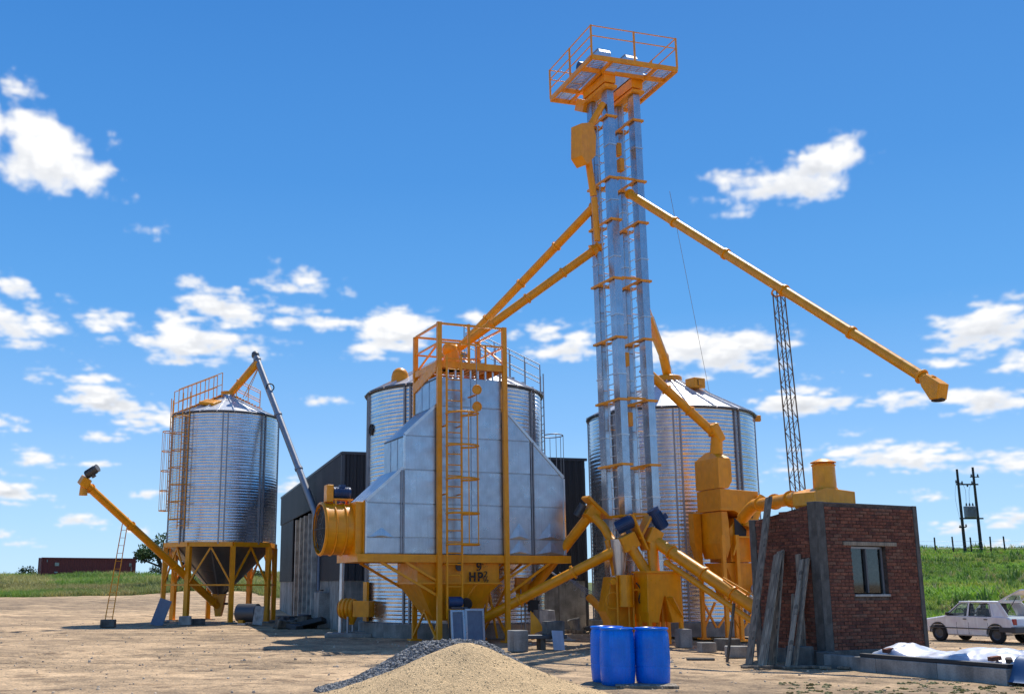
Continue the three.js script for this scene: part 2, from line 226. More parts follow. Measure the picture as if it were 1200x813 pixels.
// ------------------------------------------------------------------ the ground
// wheel ruts across the yard on the left, each a wandering pair of tracks
function rut(x, f) {
  if (x > 3.5 || f < 14 || f > 60) return 0;
  let s = 0; const w = smooth(3.5, -1, x), j = 0.5 * (fbm2(x * 0.4 + 70, 5, 2) - 0.5);
  for (const [f0, sl, c, d] of [[23.2, 0.10, 0.004, 0.7], [24.7, 0.10, 0.004, 0.9], [27.6, 0.16, -0.006, 0.8], [29.3, 0.16, -0.006, 0.8], [33.5, -0.12, 0.01, 0.9], [35.4, -0.12, 0.01, 0.9], [40.5, 0.05, 0.004, 0.8]]) s += d * Math.exp(-Math.pow((f - f0 - sl * x - c * x * x - j) / (0.18 + 0.004 * f), 2));
  return s * w;
}
function groundHeight(x, f) {
  const a = f > 1 ? x / f : 0;
  const left = smooth(-0.02, -0.12, a) * (0.8 * smooth(48, 80, f) + 0.7 * smooth(76, 100, f) + 0.85 * smooth(98, 132, f));
  const rightW = smooth(0.16, 0.34, a), hill = (f > 46 ? Math.min((f - 46) * 0.076, 5.2) : 0), dip = -0.3 * smooth(24, 33, f) * smooth(70, 46, f);
  const right = rightW * (hill * (f > 46 ? 1 : 0) + dip);
  const mid = (1 - smooth(-0.02, -0.12, a)) * (1 - rightW) * 1.8 * smooth(80, 150, f);
  let h = (f > 0 ? left + right + mid : 0);
  h = lerp(h, h * 0.4 + 1.3, smooth(160, 420, Math.hypot(x, f)));
  const far = smooth(60, 140, Math.hypot(x, f));
  h += 0.05 * (fbm2(x * 0.35 + 40, f * 0.35 + 40, 3) - 0.5) + 0.03 * (fbm2(x * 1.7 + 9, f * 1.7, 3) - 0.5) * smooth(60, 30, f) + far * 0.5 * (fbm2(x * 0.05 + 20, f * 0.05 + 20, 3) - 0.5);
  h -= rut(x, f) * 0.075 - 0.05 * rut(x, f + 0.4) * fbm2(x * 2.1 + 5, f * 2.1, 2);
  h -= 0.0 * Math.exp(-Math.pow((f - 26.5 - 0.05 * x) / 0.22, 2)) * smooth(0, -5, x) + 0.03 * Math.exp(-Math.pow((f - 28.4 - 0.05 * x) / 0.25, 2)) * smooth(0, -5, x);
  return h;
}
const grassy = (x, f) => { const a = f > 1 ? x / f : 0, n = fbm2(x * 0.12 + 60, f * 0.12 + 60, 3) - 0.5; if (f < 20) return false; if (a > 0.25) return f > 47 + n * 6; return f > 84 + n * 22 - 5 * smooth(-0.25, -0.36, a) - 6 * smooth(-0.17, -0.14, a) * smooth(-0.1, -0.12, a); };
{
  const lines = (n, near, far) => Array.from({ length: n + 1 }, (_, i) => { const t = (i / n) * 2 - 1; return Math.sinh(t * 7) / Math.sinh(7) * far + t * near; });
  const xs = lines(500, 34, 1500), fs = lines(520, 36, 1500).map((v) => v + 16), n = xs.length, nf = fs.length;
  const pos = new Float32Array(n * nf * 3), uv = new Float32Array(n * nf * 2), col = new Float32Array(n * nf * 3);
  for (let j = 0; j < nf; j++) for (let i = 0; i < n; i++) {
    const k = j * n + i, x = xs[i], f = fs[j];
    pos.set([x, groundHeight(x, f), -f], k * 3); uv.set([x / 7, f / 7], k * 2);
    const big = fbm2(x * 0.09 + 50, f * 0.09 + 50, 4), st = fbm2(x * 0.05 + 3, f * 0.55 + 50, 4), g = 0.80 + 0.42 * (big - 0.5) + 0.5 * (st - 0.5);
    const track = rut(x, f) * (0.6 + 0.8 * fbm2(x * 0.8 + 9, f * 0.8 + 9, 2));
    const damp = 1 - Math.min(0.55, 0.42 * track) - 0.2 * smooth(0.55, 0.7, fbm2(x * 0.3 + 80, f * 0.3 + 80, 3)), wet = smooth(2, 5, x) * smooth(34, 24, f) * 0.10;
    col.set([g * damp * (1 - wet), g * damp * (0.995 - wet), g * damp * (0.985 - wet)], k * 3);
  }
  const sand = [], field = [];
  for (let j = 0; j < nf - 1; j++) for (let i = 0; i < n - 1; i++) { const a = j * n + i, b = a + 1, c = a + n, d = c + 1; (grassy((xs[i] + xs[i + 1]) / 2, (fs[j] + fs[j + 1]) / 2) ? field : sand).push(a, b, c, b, d, c); }
  const full = new THREE.BufferGeometry(); full.setAttribute('position', new THREE.BufferAttribute(pos, 3)); full.setAttribute('uv', new THREE.BufferAttribute(uv, 2)); full.setAttribute('color', new THREE.BufferAttribute(col, 3)); full.setIndex(sand.concat(field)); full.computeVertexNormals();
  const part = (idx) => { const g = new THREE.BufferGeometry(); for (const k of ['position', 'uv', 'color', 'normal']) g.setAttribute(k, full.attributes[k]); g.setIndex(idx); return g.toNonIndexed(); };
  M.sandGround = mat(lin(0.90, 0.635, 0.385), { roughness: 0.96, map: tGround, bumpMap: tGroundBump, bumpScale: 0.05, vertexColors: true });
  M.field = mat(lin(0.22, 0.28, 0.06), { roughness: 0.97, map: tGround, bumpMap: tGroundBump, bumpScale: 0.05, vertexColors: true });
  struct(mesh('ground', part(sand), M.sandGround, scene));
  struct(mesh('field', part(field), M.field, scene));
}

// ------------------------------------------------------------------ silos
// one bolted sheet of corrugated wall: an arc of the cylinder between two heights
function sheetGeo(r, h, arc, pitch = 0.125, amp = 0.0045, a0 = 0) {
  const na = 14, rows = Math.max(6, Math.round(h / pitch) * 6), pos = [], uv = [], idx = [], nor = [];
  for (let j = 0; j <= rows; j++) for (let i = 0; i <= na; i++) {
    const a = a0 + (i / na - 0.5) * arc, y = (j / rows) * h, w = (y / pitch) * Math.PI * 2, q = r + amp * Math.sin(w), sl = amp * Math.cos(w) * Math.PI * 2 / pitch, l = Math.hypot(1, sl);
    pos.push(q * Math.sin(a), y, q * Math.cos(a)); nor.push(Math.sin(a) / l, -sl / l, Math.cos(a) / l); uv.push(a * r, y);
  }
  for (let j = 0; j < rows; j++) for (let i = 0; i < na; i++) { const a = j * (na + 1) + i, b = a + 1, c = a + na + 1, d = c + 1; idx.push(a, b, c, b, d, c); }
  const g = new THREE.BufferGeometry(); g.setAttribute('position', new THREE.Float32BufferAttribute(pos, 3)); g.setAttribute('normal', new THREE.Float32BufferAttribute(nor, 3)); g.setAttribute('uv', new THREE.Float32BufferAttribute(uv, 2)); g.setIndex(idx); return g;
}
// walls, stiffeners, eave and roof shared by the three silos; angles: 0 faces the viewer side (+z), positive to the right
function siloBody(t, r, y0, y1, apex, rings, sectors, phase) {
  const h = (y1 - y0) / rings, arc = Math.PI * 2 / sectors, q = rng(Math.round(r * 100 + y1 * 7));
  const base = sheetGeo(r, h - 0.004, arc - 0.002);
  for (let k = 0; k < rings; k++) for (let s = 0; s < sectors; s++) { const m = mesh('wall_sheet', base, M.sheet[Math.floor(q() * 3)], t); m.position.y = y0 + k * h; m.rotation.y = phase + (s + 0.5) * arc; }
  for (let s = 0; s < sectors; s++) {
    const b = new MB();
    for (const d of [-0.11, 0.11]) { const a = phase + s * arc + d / r; b.box(0.055, y1 - y0, 0.05, (r + 0.035) * Math.sin(a), (y0 + y1) / 2, (r + 0.035) * Math.cos(a), a); }
    const m = b.build('stiffener', M.steel, t); m.userData.label = 'pair of upright dark steel stiffeners';
  }
  new MB().torus(r + 0.05, 0.055, MT(0, y1 + 0.01, 0, Math.PI / 2), Math.PI * 2, 72).build('eave_ring', M.darksteel, t);
  const n = 20, w = Math.PI * 2 / n, rt = 0.36, ro = r + 0.12;
  const pg = new THREE.BufferGeometry(), yE = y1 - 0.02, A = [-w / 2, w / 2].map((a) => [ro * Math.sin(a), yE, ro * Math.cos(a)]), B = [-w / 2, w / 2].map((a) => [rt * Math.sin(a), apex, rt * Math.cos(a)]);
  pg.setAttribute('position', new THREE.Float32BufferAttribute([...A[0], ...A[1], ...B[1], ...A[0], ...B[1], ...B[0]], 3)); pg.computeVertexNormals();
  const pan = new MB().add(pg).bar(V(ro * Math.sin(w / 2), yE + 0.03, ro * Math.cos(w / 2)), V(rt * Math.sin(w / 2), apex + 0.03, rt * Math.cos(w / 2)), 0.05, 0.06).geo();
  for (let k = 0; k < n; k++) { const m = mesh('roof_panel', pan, M.roofsheet, t); m.rotation.y = k * w + phase; }
}
const polar = (r, a, y) => V(r * Math.sin(a * deg), y, r * Math.cos(a * deg));
// caged ladder standing off a silo wall at angle a (degrees)
function wallLadder(t, r, a, y0, y1, material, hoops, cage = 0.36, out = 0.84) {
  const L = new THREE.Group(); L.name = 'ladder'; t.add(L);
  const m = new THREE.Matrix4().makeRotationY(a * deg), rails = new MB(); L.applyMatrix4(m);
  for (const s of [-0.22, 0.22]) rails.tube(V(s, y0, r + 0.14), V(s, y1 + 0.9, r + 0.14), 0.022, 6);
  for (let y = y0 + 0.3; y < y1; y += 1.6) for (const s of [-0.22, 0.22]) rails.bar(V(s, y, r), V(s, y, r + 0.14), 0.03);
  rails.build('rail', material, L);
  const rung = new MB().tube(V(-0.22, 0, r + 0.14), V(0.22, 0, r + 0.14), 0.014, 6).geo();
  for (let y = y0 + 0.15; y < y1; y += 0.3) mesh('rung', rung, material, L).position.y = y;
  if (!hoops.length) return L;
  const hp = new MB().path([V(-0.22, 0, r + 0.14), V(-cage, 0, r + 0.14 + 0.3 * (out - 0.14)), V(-cage * 0.85, 0, r + 0.14 + 0.74 * (out - 0.14)), V(0, 0, r + out), V(cage * 0.85, 0, r + 0.14 + 0.74 * (out - 0.14)), V(cage, 0, r + 0.14 + 0.3 * (out - 0.14)), V(0.22, 0, r + 0.14)], 0.02, 6, 24).geo();
  for (const y of hoops) mesh('hoop', hp, material, L).position.y = y;
  const st = new MB(), y2 = Math.max(...hoops), y3 = Math.min(...hoops);
  for (const [x, z] of [[-cage * 0.93, r + 0.14 + 0.5 * (out - 0.14)], [-0.2, r + out - 0.03], [0.2, r + out - 0.03], [cage * 0.93, r + 0.14 + 0.5 * (out - 0.14)]]) st.tube(V(x, y3, z), V(x, y2, z), 0.011, 5);
  st.build('cage_strap', material, L); return L;
}
// railed walk up the roof slope at angle a
function roofRail(t, r, a, yE, apex, n, material, hgt = 1.0, wide = 0.35, rStart = r, rEnd = 0.4) {
  const b = new MB();
  for (const s of [-wide, wide]) {
    const at = (k, y) => { const q = lerp(rStart, rEnd, k), v = V(s, lerp(yE, apex, clamp((r - q) / (r - 0.36))) + y, q); return v.applyAxisAngle(UP, a * deg); };
    for (let i = 0; i < n; i++) b.tube(at(i / (n - 1), 0), at(i / (n - 1), hgt), 0.02, 6);
    for (const y of [hgt * 0.52, hgt]) b.tube(at(0, y), at(1, y), 0.018, 6);
  }
  b.build('roof_handrail', material, t);
  const w = new MB(); for (let i = 0; i < 9; i++) { const q = lerp(rStart, rEnd, i / 8), v = V(0, lerp(yE, apex, clamp((r - q) / (r - 0.36))) + 0.09, q).applyAxisAngle(UP, a * deg); w.box(wide * 1.9, 0.03, 0.2, v.x, v.y, v.z, a * deg); }
  w.build('step', material, t);
}
// ---- the hopper silo on yellow legs, left
{
  const r = 2.38, y0 = 3.36, y1 = 9.12, apex = 10.08, t = thing('hopper_silo', 'galvanized hopper-bottomed silo on yellow legs at the left of the yard', 'silo', [-9.68, 0, 49.8]);
  siloBody(t, r, y0, y1, apex, 7, 8, 10 * deg);
  // cone of eight welded plates
  const n = 8;
  for (let k = 0; k < n; k++) {
    const a0 = k * 45 * deg, pos = [], nor = [], idx = [], uv = [], S = 8;
    for (let i = 0; i <= S; i++) for (const [q, y] of [[r - 0.02, y0], [0.22, 1.18]]) { const a = a0 + (i / S) * 44.6 * deg; pos.push(q * Math.sin(a), y, q * Math.cos(a)); nor.push(Math.sin(a) * 0.72, -0.69, Math.cos(a) * 0.72); uv.push(a * q, y); }
    for (let i = 0; i < S; i++) idx.push(i * 2, i * 2 + 1, i * 2 + 2, i * 2 + 1, i * 2 + 3, i * 2 + 2);
    const g = new THREE.BufferGeometry(); g.setAttribute('position', new THREE.Float32BufferAttribute(pos, 3)); g.setAttribute('normal', new THREE.Float32BufferAttribute(nor, 3)); g.setAttribute('uv', new THREE.Float32BufferAttribute(uv, 2)); g.setIndex(idx);
    mesh('cone_plate', g, M.cone, t);
  }
  const seam = new MB(); for (let k = 0; k < n; k++) { const a = k * 45 - 0.2; seam.bar(polar(r, a, y0 - 0.02), polar(0.24, a, 1.19), 0.05, 0.03); } seam.build('cone_seam', M.steel, t);
  const ring = new MB(); for (let k = 0; k < 8; k++) { const a = k * 45 + 22.5; ring.bar(polar(r + 0.1, a, y0 - 0.02), polar(r + 0.1, a + 45, y0 - 0.02), 0.2, 0.2); } ring.build('ring_beam', M.yellow, t);
  const tie = 1.62;
  for (let k = 0; k < 8; k++) {
    const a = k * 45 + 22.5, p = polar(r + 0.1, a, 0);
    const leg = new MB().box(0.2, y0 - 0.16, 0.2, p.x, (y0 - 0.16) / 2 + 0.06, p.z, a * deg).build('leg', M.yellow, t);
    new MB().box(0.4, 0.06, 0.4, p.x, 0.05, p.z, a * deg).build('base_plate', M.yellow, leg);
    new MB().box(0.6, 0.14, 0.6, p.x, 0.0, p.z, a * deg).build('footing', M.conc[k % 3], leg);
    new MB().bar(polar(r + 0.1, a, tie), polar(r + 0.1, a + 45, tie), 0.07).build('tie', M.yellow, t);
    const rm = (r + 0.1) * Math.cos(22.5 * deg);
    new MB().bar(polar(rm, a + 22.5, y0 - 0.14), polar(r + 0.1, a, tie), 0.07).bar(polar(rm, a + 22.5, y0 - 0.14), polar(r + 0.1, a + 45, tie), 0.07).build('brace', M.yellow, t);
  }
  new MB().prism([[-0.28, 1.2], [0.28, 1.2], [0.22, 0.72], [0.12, 0.25], [-0.12, 0.25], [-0.2, 0.72]], 0.44, MT(0, 0, -0.22)).box(0.7, 0.05, 0.5, 0, 1.2, 0).build('outlet', M.yellow, t);
  new MB().tube(V(0.2, 0.8, 0), V(0.62, 0.8, 0.1), 0.05, 10).build('gate_handle', M.darksteel, t);
  new MB().lathe([[0.45, apex - 0.03], [0.42, apex + 0.14], [0.05, apex + 0.2], [0, apex + 0.2]], 24).build('roof_cap', M.galv, t);
  new MB().lathe([[0.30, apex + 0.12], [0.32, apex + 0.32], [0.24, apex + 0.34]], 20, MT(0.0, 0, 0)).build('collar', M.yellowDusty, t);
  wallLadder(t, r, -34, 4.0, y1, M.yellowThin, [4.4, 5.15, 5.9, 6.65, 7.4, 8.15, 8.9], 0.36, 0.72);
  wallLadder(t, r, -86, 4.9, y1, M.yellowThin, [4.9, 5.8, 6.7, 7.6, 8.5], 0.32, 0.5);
  roofRail(t, r, -62, y1, apex, 6, M.yellowThin, 1.15, 0.4);
  roofRail(t, r, 100, y1, apex, 3, M.yellowThin, 0.9, 0.3, 1.5);
  const p = polar(1.3, -25, 9.72); new MB().rbox(0.8, 0.14, 0.7, p.x, p.y, p.z, 0.04, -0.4, 0.38).build('roof_hatch', M.yellowDusty, t);
}
// ---- the two flat-bottomed silos
function flatSilo(x, f, r, y0, y1, apex, label, phase) {
  const t = thing('grain_silo', label, 'silo', [x, 0, f], 0);
  siloBody(t, r, y0, y1, apex, 9, 8, phase);
  new MB().lathe([[r + 0.22, 0], [r + 0.22, y0 - 0.03], [r + 0.19, y0], [r - 0.1, y0]], 64).build('foundation_ring', M.conc[0], t);
  new MB().lathe([[0.5, apex - 0.05], [0.5, apex + 0.13], [0.44, apex + 0.18], [0.3, apex + 0.18]], 28).build('roof_collar', M.yellowDusty, t);
  new MB().lathe([[0.3, apex + 0.15], [0.0, apex + 0.2]], 20).build('roof_cap', M.galv, t);
  return t;
}
{
  const r = 3.02, apex = 9.45, y1 = 8.02, t = flatSilo(0.66, 37.5, r, 0.45, y1, apex, 'galvanized silo with roof rail and hooped side ladder, standing behind the dryer', 14 * deg);
  new MB().rbox(1.1, 0.12, 0.9, -3.0, 0.1, 1.0, 0.03).build('slab', M.conc[1], t);
  const d = polar(2.35, -52, 8.52);
  new MB().add(new THREE.SphereGeometry(0.28, 20, 12), MT(d.x, d.y + 0.02, d.z)).lathe([[0.31, -0.25], [0.29, 0.02]], 20, MT(d.x, d.y, d.z)).build('roof_vent', M.yellowDusty, t);
  roofRail(t, r, 84, y1, apex, 6, M.steel, 1.05, 0.42);
  wallLadder(t, r, 97, 3.4, y1, M.steel, [5.35, 6.75], 0.5);
  const ring = new MB(), q = polar(r + 0.03, -68, 6.75); ring.torus(0.17, 0.03, MT(q.x, q.y, q.z, 0, -68 * deg), Math.PI * 2, 20).torus(0.07, 0.025, MT(q.x, q.y, q.z, 0, -68 * deg), Math.PI * 2, 14).build('sight_glass', M.black, t);
  const g1 = polar(r + 0.1, -70, 1.1); new MB().box(0.08, 1.25, 0.42, g1.x, g1.y, g1.z, -70 * deg + Math.PI / 2).build('fan_duct', M.yellow, t);
}
{
  const r = 2.93, apex = 8.92, y1 = 7.5, t = flatSilo(8.55, 39.1, r, 0.45, y1, apex, 'galvanized silo with a boxed roof vent, standing behind the elevator tower', -8 * deg);
  const p = polar(1.35, 32, 8.5); new MB().rbox(0.5, 0.36, 0.5, p.x, p.y + 0.12, p.z, 0.03, 0.5).box(0.2, 0.2, 0.02, p.x + 0.13, p.y + 0.12, p.z + 0.24, 0.5).build('roof_vent', M.yellowDusty, t);
  new MB().box(0.22, 0.2, 0.03, p.x + 0.125, p.y + 0.12, p.z + 0.235, 0.5).build('vent_opening', M.black, t);
  roofRail(t, r, 120, y1, apex, 4, M.steel, 0.5, 0.2, r, 1.4);
  const e = polar(r + 0.13, 82, y1 - 0.02); new MB().rbox(0.2, 0.22, 0.3, e.x, e.y, e.z, 0.03, 1.4).build('eave_bracket', M.yellowDusty, t);
}
// ---- yellow aeration fan at the foot of the middle silo
{
  const t = thing('aeration_fan', 'yellow round aeration fan at the foot of the silo behind the dryer', 'fan', [-2.72, 0.88, 36.0], -20);
  for (let k = 0; k < 4; k++) new MB().torus(0.3 - 0.02 * Math.abs(k - 1.5), 0.05, MT(-0.3 + 0.13 * k, 0, 0, 0, Math.PI / 2), Math.PI * 2, 24).build('casing_ring', M.yellow, t);
  new MB().add(new THREE.CylinderGeometry(0.29, 0.29, 0.5, 24), MT(-0.1, 0, 0, 0, 0, Math.PI / 2)).add(new THREE.CylinderGeometry(0.24, 0.08, 0.34, 16), MT(0.02, -0.33, 0)).build('casing', M.yellow, t);
  new MB().lathe([[0.02, 0], [0.1, 0.04], [0.24, 0.02]], 18, MT(-0.38, 0, 0, 0, 0, Math.PI / 2)).build('guard', M.yellowDusty, t);
  new MB().box(0.55, 0.5, 0.5, 0.45, 0, 0).build('outlet_duct', M.yellow, t);
  for (const z of [-0.2, 0.2]) new MB().box(0.06, 0.62, 0.06, -0.02, -0.56, z).build('leg', M.steel, t);
}
// ------------------------------------------------------------------ the dark shed behind
{
  const t = thing('storage_shed', 'long dark steel-clad shed on grey concrete lower walls behind the silos', 'shed', [-3.37, 0, 39.9], 13.7);
  const H = 6.35, hc = 1.78, W = 9.45, D = 22;
  const ribbed = (w, h) => { const poly = []; const n = Math.round(w / 0.25), s = w / n; poly.push([0, -0.03], [0, 0]); for (let i = 0; i < n; i++) poly.push([i * s + s * 0.32, 0], [i * s + s * 0.42, 0.035], [i * s + s * 0.78, 0.035], [i * s + s * 0.9, 0]); poly.push([w, 0], [w, -0.03]); return new MB().prism(poly, h, new THREE.Matrix4().makeRotationX(-Math.PI / 2).premultiply(new THREE.Matrix4().makeScale(1, 1, -1))).geo(); };
  const ribF = (w, h) => { const g = ribbed(w, h); g.computeVertexNormals(); return g; };
  const g1 = ribF(W / 9 - 0.006, H - hc);
  for (let k = 0; k < 9; k++) { const m = mesh('cladding_panel', g1, M.clad[k % 3], t); m.position.set(k * W / 9, hc, 0.02); }
  const g2 = ribF(1.0 - 0.006, 1.5), g3 = ribF(1.0 - 0.006, H - hc - 1.5);
  for (let k = 0; k < 22; k++) {
    const m = mesh('cladding_panel', g2, M.clad[(k * 2 + 1) % 3], t); m.position.set(-0.06, H - 1.5, -k - 1); m.rotation.y = -Math.PI / 2;
    if (k < 6 || k >= 16) { const q = mesh('cladding_panel', g3, M.clad[k % 3], t); q.position.set(-0.01, hc, -k - 1); q.rotation.y = -Math.PI / 2; }
  }
  for (let k = 0; k < 8; k++) new MB().rbox(W / 8 - 0.012, hc, 0.16, (k + 0.5) * W / 8, hc / 2, -0.09, 0.012).build('concrete_panel', M.conc[k % 2], t);
  for (let k = 0; k < 22; k++) if (k < 6 || k >= 16) new MB().rbox(0.16, hc, 0.988, 0.09, hc / 2, -k - 0.5, 0.012).build('concrete_panel', M.conc[k % 3], t);
  new MB().box(W - 0.1, 0.1, D - 0.2, W / 2, H - 0.25, -D / 2).build('roof', M.clad[0], t);
  new MB().box(W - 0.1, H - 0.3, 0.12, W / 2, H / 2 - 0.15, -D + 0.05).box(0.12, H - 0.3, D, W - 0.05, H / 2 - 0.15, -D / 2).build('back_wall', M.clad[1], t);
  new MB().box(W + 0.16, 0.1, 0.12, W / 2, H + 0.03, 0.02).box(0.12, 0.1, D, -0.05, H + 0.03, -D / 2 - 0.05).build('parapet_cap', M.darksteel, t);
  new MB().box(0.12, H - hc, 0.14, -0.03, (H + hc) / 2 - 0.04, 0.0).build('corner_trim', M.darksteel, t);
  // doorway: pale posts with a sliding leaf set back
  for (const z of [-8.2, -9.6, -11.2, -12.8, -14.6]) new MB().rbox(0.22, H - 1.6, 0.3, 0.05, (H - 1.6) / 2, z, 0.02).build('door_post', M.white, t);
  for (let k = 0; k < 4; k++) new MB().box(0.06, H - 1.75, 2.2, 0.3, (H - 1.6) / 2, -7.6 - k * 2.35).build('door_leaf', k % 2 ? M.steel : M.bluegrey, t);
  new MB().tube(V(-0.12, 1.4, -5.3), V(-0.12, H - 1.5, -5.3), 0.06, 10).build('downpipe', M.bluegrey, t);
  new MB().rbox(0.45, 1.35, 1.3, -0.2, 0.67, -3.6, 0.03).build('plinth', M.conc[2], t);
  new MB().box(0.1, 0.05, 0.5, -0.28, 1.42, -3.2).build('bracket', M.black, t);
}
// ------------------------------------------------------------------ the grain dryer
{
  const D = 1.85, t = thing('grain_dryer', 'tall grain dryer of grey metal panels in a yellow frame with a ladder', 'dryer', [0.04, 0, 31.7], 21);
  const core = [[-1.0, 2.5], [-1.0, 5.88], [0, 6.81], [0, 7.7], [2.19, 7.7], [2.19, 6.82], [4.16, 4.79], [4.16, 2.5]], wing = [[-2.14, 2.5], [-2.14, 3.94], [-1.1, 4.89], [-1.0, 4.89], [-1.0, 2.5]];
  const body = new MB().prism(core, D, MT(0, 0, -D - 0.03)).prism(wing, D - 0.02, MT(0, 0, -D - 0.02)).build('body', M.panel[1], t);
  const clip = (poly, x0, x1, y0, y1) => {
    const cut = (P_, inside, hit) => { const o = []; for (let i = 0; i < P_.length; i++) { const a = P_[i], b = P_[(i + 1) % P_.length], ia = inside(a), ib = inside(b); if (ia) o.push(a); if (ia !== ib) o.push(hit(a, b)); } return o; };
    const hx = (x) => (a, b) => [x, a[1] + (b[1] - a[1]) * (x - a[0]) / (b[0] - a[0])], hy = (y) => (a, b) => [a[0] + (b[0] - a[0]) * (y - a[1]) / (b[1] - a[1]), y];
    let p = cut(poly, (q) => q[0] >= x0, hx(x0)); p = cut(p, (q) => q[0] <= x1, hx(x1)); p = cut(p, (q) => q[1] >= y0, hy(y0)); return cut(p, (q) => q[1] <= y1, hy(y1));
  };
  const area = (p) => Math.abs(p.reduce((s, a, i) => { const b = p[(i + 1) % p.length]; return s + a[0] * b[1] - a[1] * b[0]; }, 0) / 2);
  const rows = [2.5, 2.95, 3.91, 4.89, 5.88, 6.81, 7.7], q = rng(17);
  const cells = (poly, cols, x) => {
    for (let r = 0; r < 6; r++) for (const [a, b] of cols) {
      const g = 0.012; let p = clip(poly, a + g, b - g, rows[r] + g, rows[r + 1] - g); if (p.length < 3 || area(p) < 0.02) continue;
      p = p.filter((v, i) => { const w = p[(i + 1) % p.length]; return Math.hypot(v[0] - w[0], v[1] - w[1]) > 0.004; });
      const i = Math.floor(q() * 4); new MB().prism(p, 0.022, MT(0, 0, -0.03), 0.006).build('panel', M.panel[i], t);
    }
  };
  cells(core, [[-1.0, 0], [0, 1.1], [1.1, 2.19], [2.19, 3.05], [3.15, 4.16]]);
  cells(wing, [[-2.14, -1.0]]);
  for (const [x, y] of [[-1.06, 4.87], [3.1, 5.86]]) new MB().box(0.035, y - 2.5, 0.07, x - 0.035, (y + 2.5) / 2, 0.0).box(0.035, y - 2.5, 0.07, x + 0.035, (y + 2.5) / 2, 0.0).build('seam_post', M.steel, t);
  for (const [a, b] of [[[-1.0, 5.88], [0, 6.81]], [[2.19, 6.82], [4.16, 4.79]], [[-2.14, 3.94], [-1.04, 4.92]]]) new MB().bar(V(a[0], a[1] + 0.03, 0), V(b[0], b[1] + 0.03, 0), 0.05, 0.08).build('edge_angle', M.galv, t);
  for (const [x, y0, y1] of [[4.16, 2.5, 4.79], [-2.14, 2.5, 3.94], [-1.0, 4.9, 5.88]]) new MB().box(0.05, y1 - y0, 0.07, x, (y0 + y1) / 2, 0).build('edge_angle', M.galv, t);
  // seams on the left side of the upper body, seen end-on
  for (const y of rows.slice(4)) new MB().box(0.02, 0.03, D - 0.05, y > 6.8 ? -0.012 : -1.012, Math.min(y, 7.66) - 0.02, -D / 2 - 0.03).build('seam', M.darksteel, t);
  for (const z of [-0.62, -1.24]) new MB().box(0.02, 0.86, 0.018, -0.004, 7.24, z).box(0.02, 0.94, 0.018, -1.004, 5.4, z).build('seam', M.panel[0], t);
  // folded triangular deflectors along the bottom rows
  for (const [x0, x1, ya, h] of [[2.28, 2.98, 2.95, 0.5], [3.22, 4.1, 2.95, 0.5], [2.28, 2.98, 2.52, 0.4], [3.22, 4.1, 2.52, 0.4], [-2.05, -1.3, 2.95, 0.28]]) {
    const xm = (x0 + x1) / 2, g = new THREE.BufferGeometry(), z = 0.003; g.setAttribute('position', new THREE.Float32BufferAttribute([x0, ya, z, x1, ya, z, xm, ya + h * 0.18, z + 0.022, x0, ya, z, xm, ya + h * 0.18, z + 0.022, xm, ya + h, z, x1, ya, z, xm, ya + h, z, xm, ya + h * 0.18, z + 0.022], 3)); g.computeVertexNormals(); new MB().add(g).build('deflector', M.panel[0], t);
  }
  // yellow frame
  const beams = new MB().box(6.7, 0.22, 0.14, 0.95, 2.37, 0.02).box(6.7, 0.22, 0.14, 0.95, 2.37, -D - 0.08).box(0.14, 0.22, D - 0.04, -2.33, 2.37, -D / 2 - 0.03).box(0.14, 0.22, D - 0.04, 4.23, 2.37, -D / 2 - 0.03); beams.build('base_beam', M.yellow, t);
  for (const [x, z, y1] of [[0.04, 0.11, 9.34], [2.17, 0.11, 9.34], [0.04, -D - 0.1, 9.3], [2.17, -D - 0.1, 9.3]]) {
    const p = new MB().box(0.14, y1, 0.12, x, y1 / 2, z).build('post', M.yellow, t);
    new MB().box(0.34, 0.05, 0.34, x, 0.03, z).build('base_plate', M.yellow, p);
  }
  for (const z of [0.02, -D - 0.08]) { new MB().bar(V(-1.7, 2.26, z), V(-0.02, 1.35, z), 0.07).build('brace', M.yellow, t); new MB().bar(V(-0.95, 2.26, z), V(-0.02, 1.75, z), 0.07).build('brace', M.yellow, t); new MB().bar(V(3.6, 2.26, z), V(2.22, 1.35, z), 0.07).build('brace', M.yellow, t); new MB().bar(V(3.0, 2.26, z), V(2.22, 1.8, z), 0.06).build('brace', M.yellow, t); }
  for (const x of [-0.02, 2.2]) new MB().bar(V(x, 1.6, 0.03), V(x, 0.15, -D), 0.06).bar(V(x, 0.15, 0.03), V(x, 1.6, -D), 0.06).build('cross_brace', M.yellow, t);
  for (const [x0, x1] of [[0.12, 0.4], [0.66, 0.4], [1.6, 1.85], [2.1, 1.85]]) new MB().bar(V(x0, 0.1, -0.5), V(x1, 1.5, -0.5), 0.055).build('strut', M.yellow, t);
  // hopper under the body
  const hop = new MB().box(2.55, 0.58, D - 0.1, 0.72, 1.97, -D / 2 - 0.03).build('hopper', M.yellowDusty, t);
  const taper = (x0, x1, z0, z1, y1, a0, a1, b0, b1, y0) => { const A = [V(x0, y1, z1), V(x1, y1, z1), V(x1, y1, z0), V(x0, y1, z0)], B = [V(a0, y0, b1), V(a1, y0, b1), V(a1, y0, b0), V(a0, y0, b0)], p = []; for (let i = 0; i < 4; i++) { const j = (i + 1) % 4; p.push(A[i], B[i], B[j], A[i], B[j], A[j]); } const g = new THREE.BufferGeometry(); g.setAttribute('position', new THREE.Float32BufferAttribute(p.flatMap((v) => [v.x, v.y, v.z]), 3)); g.computeVertexNormals(); return g; };
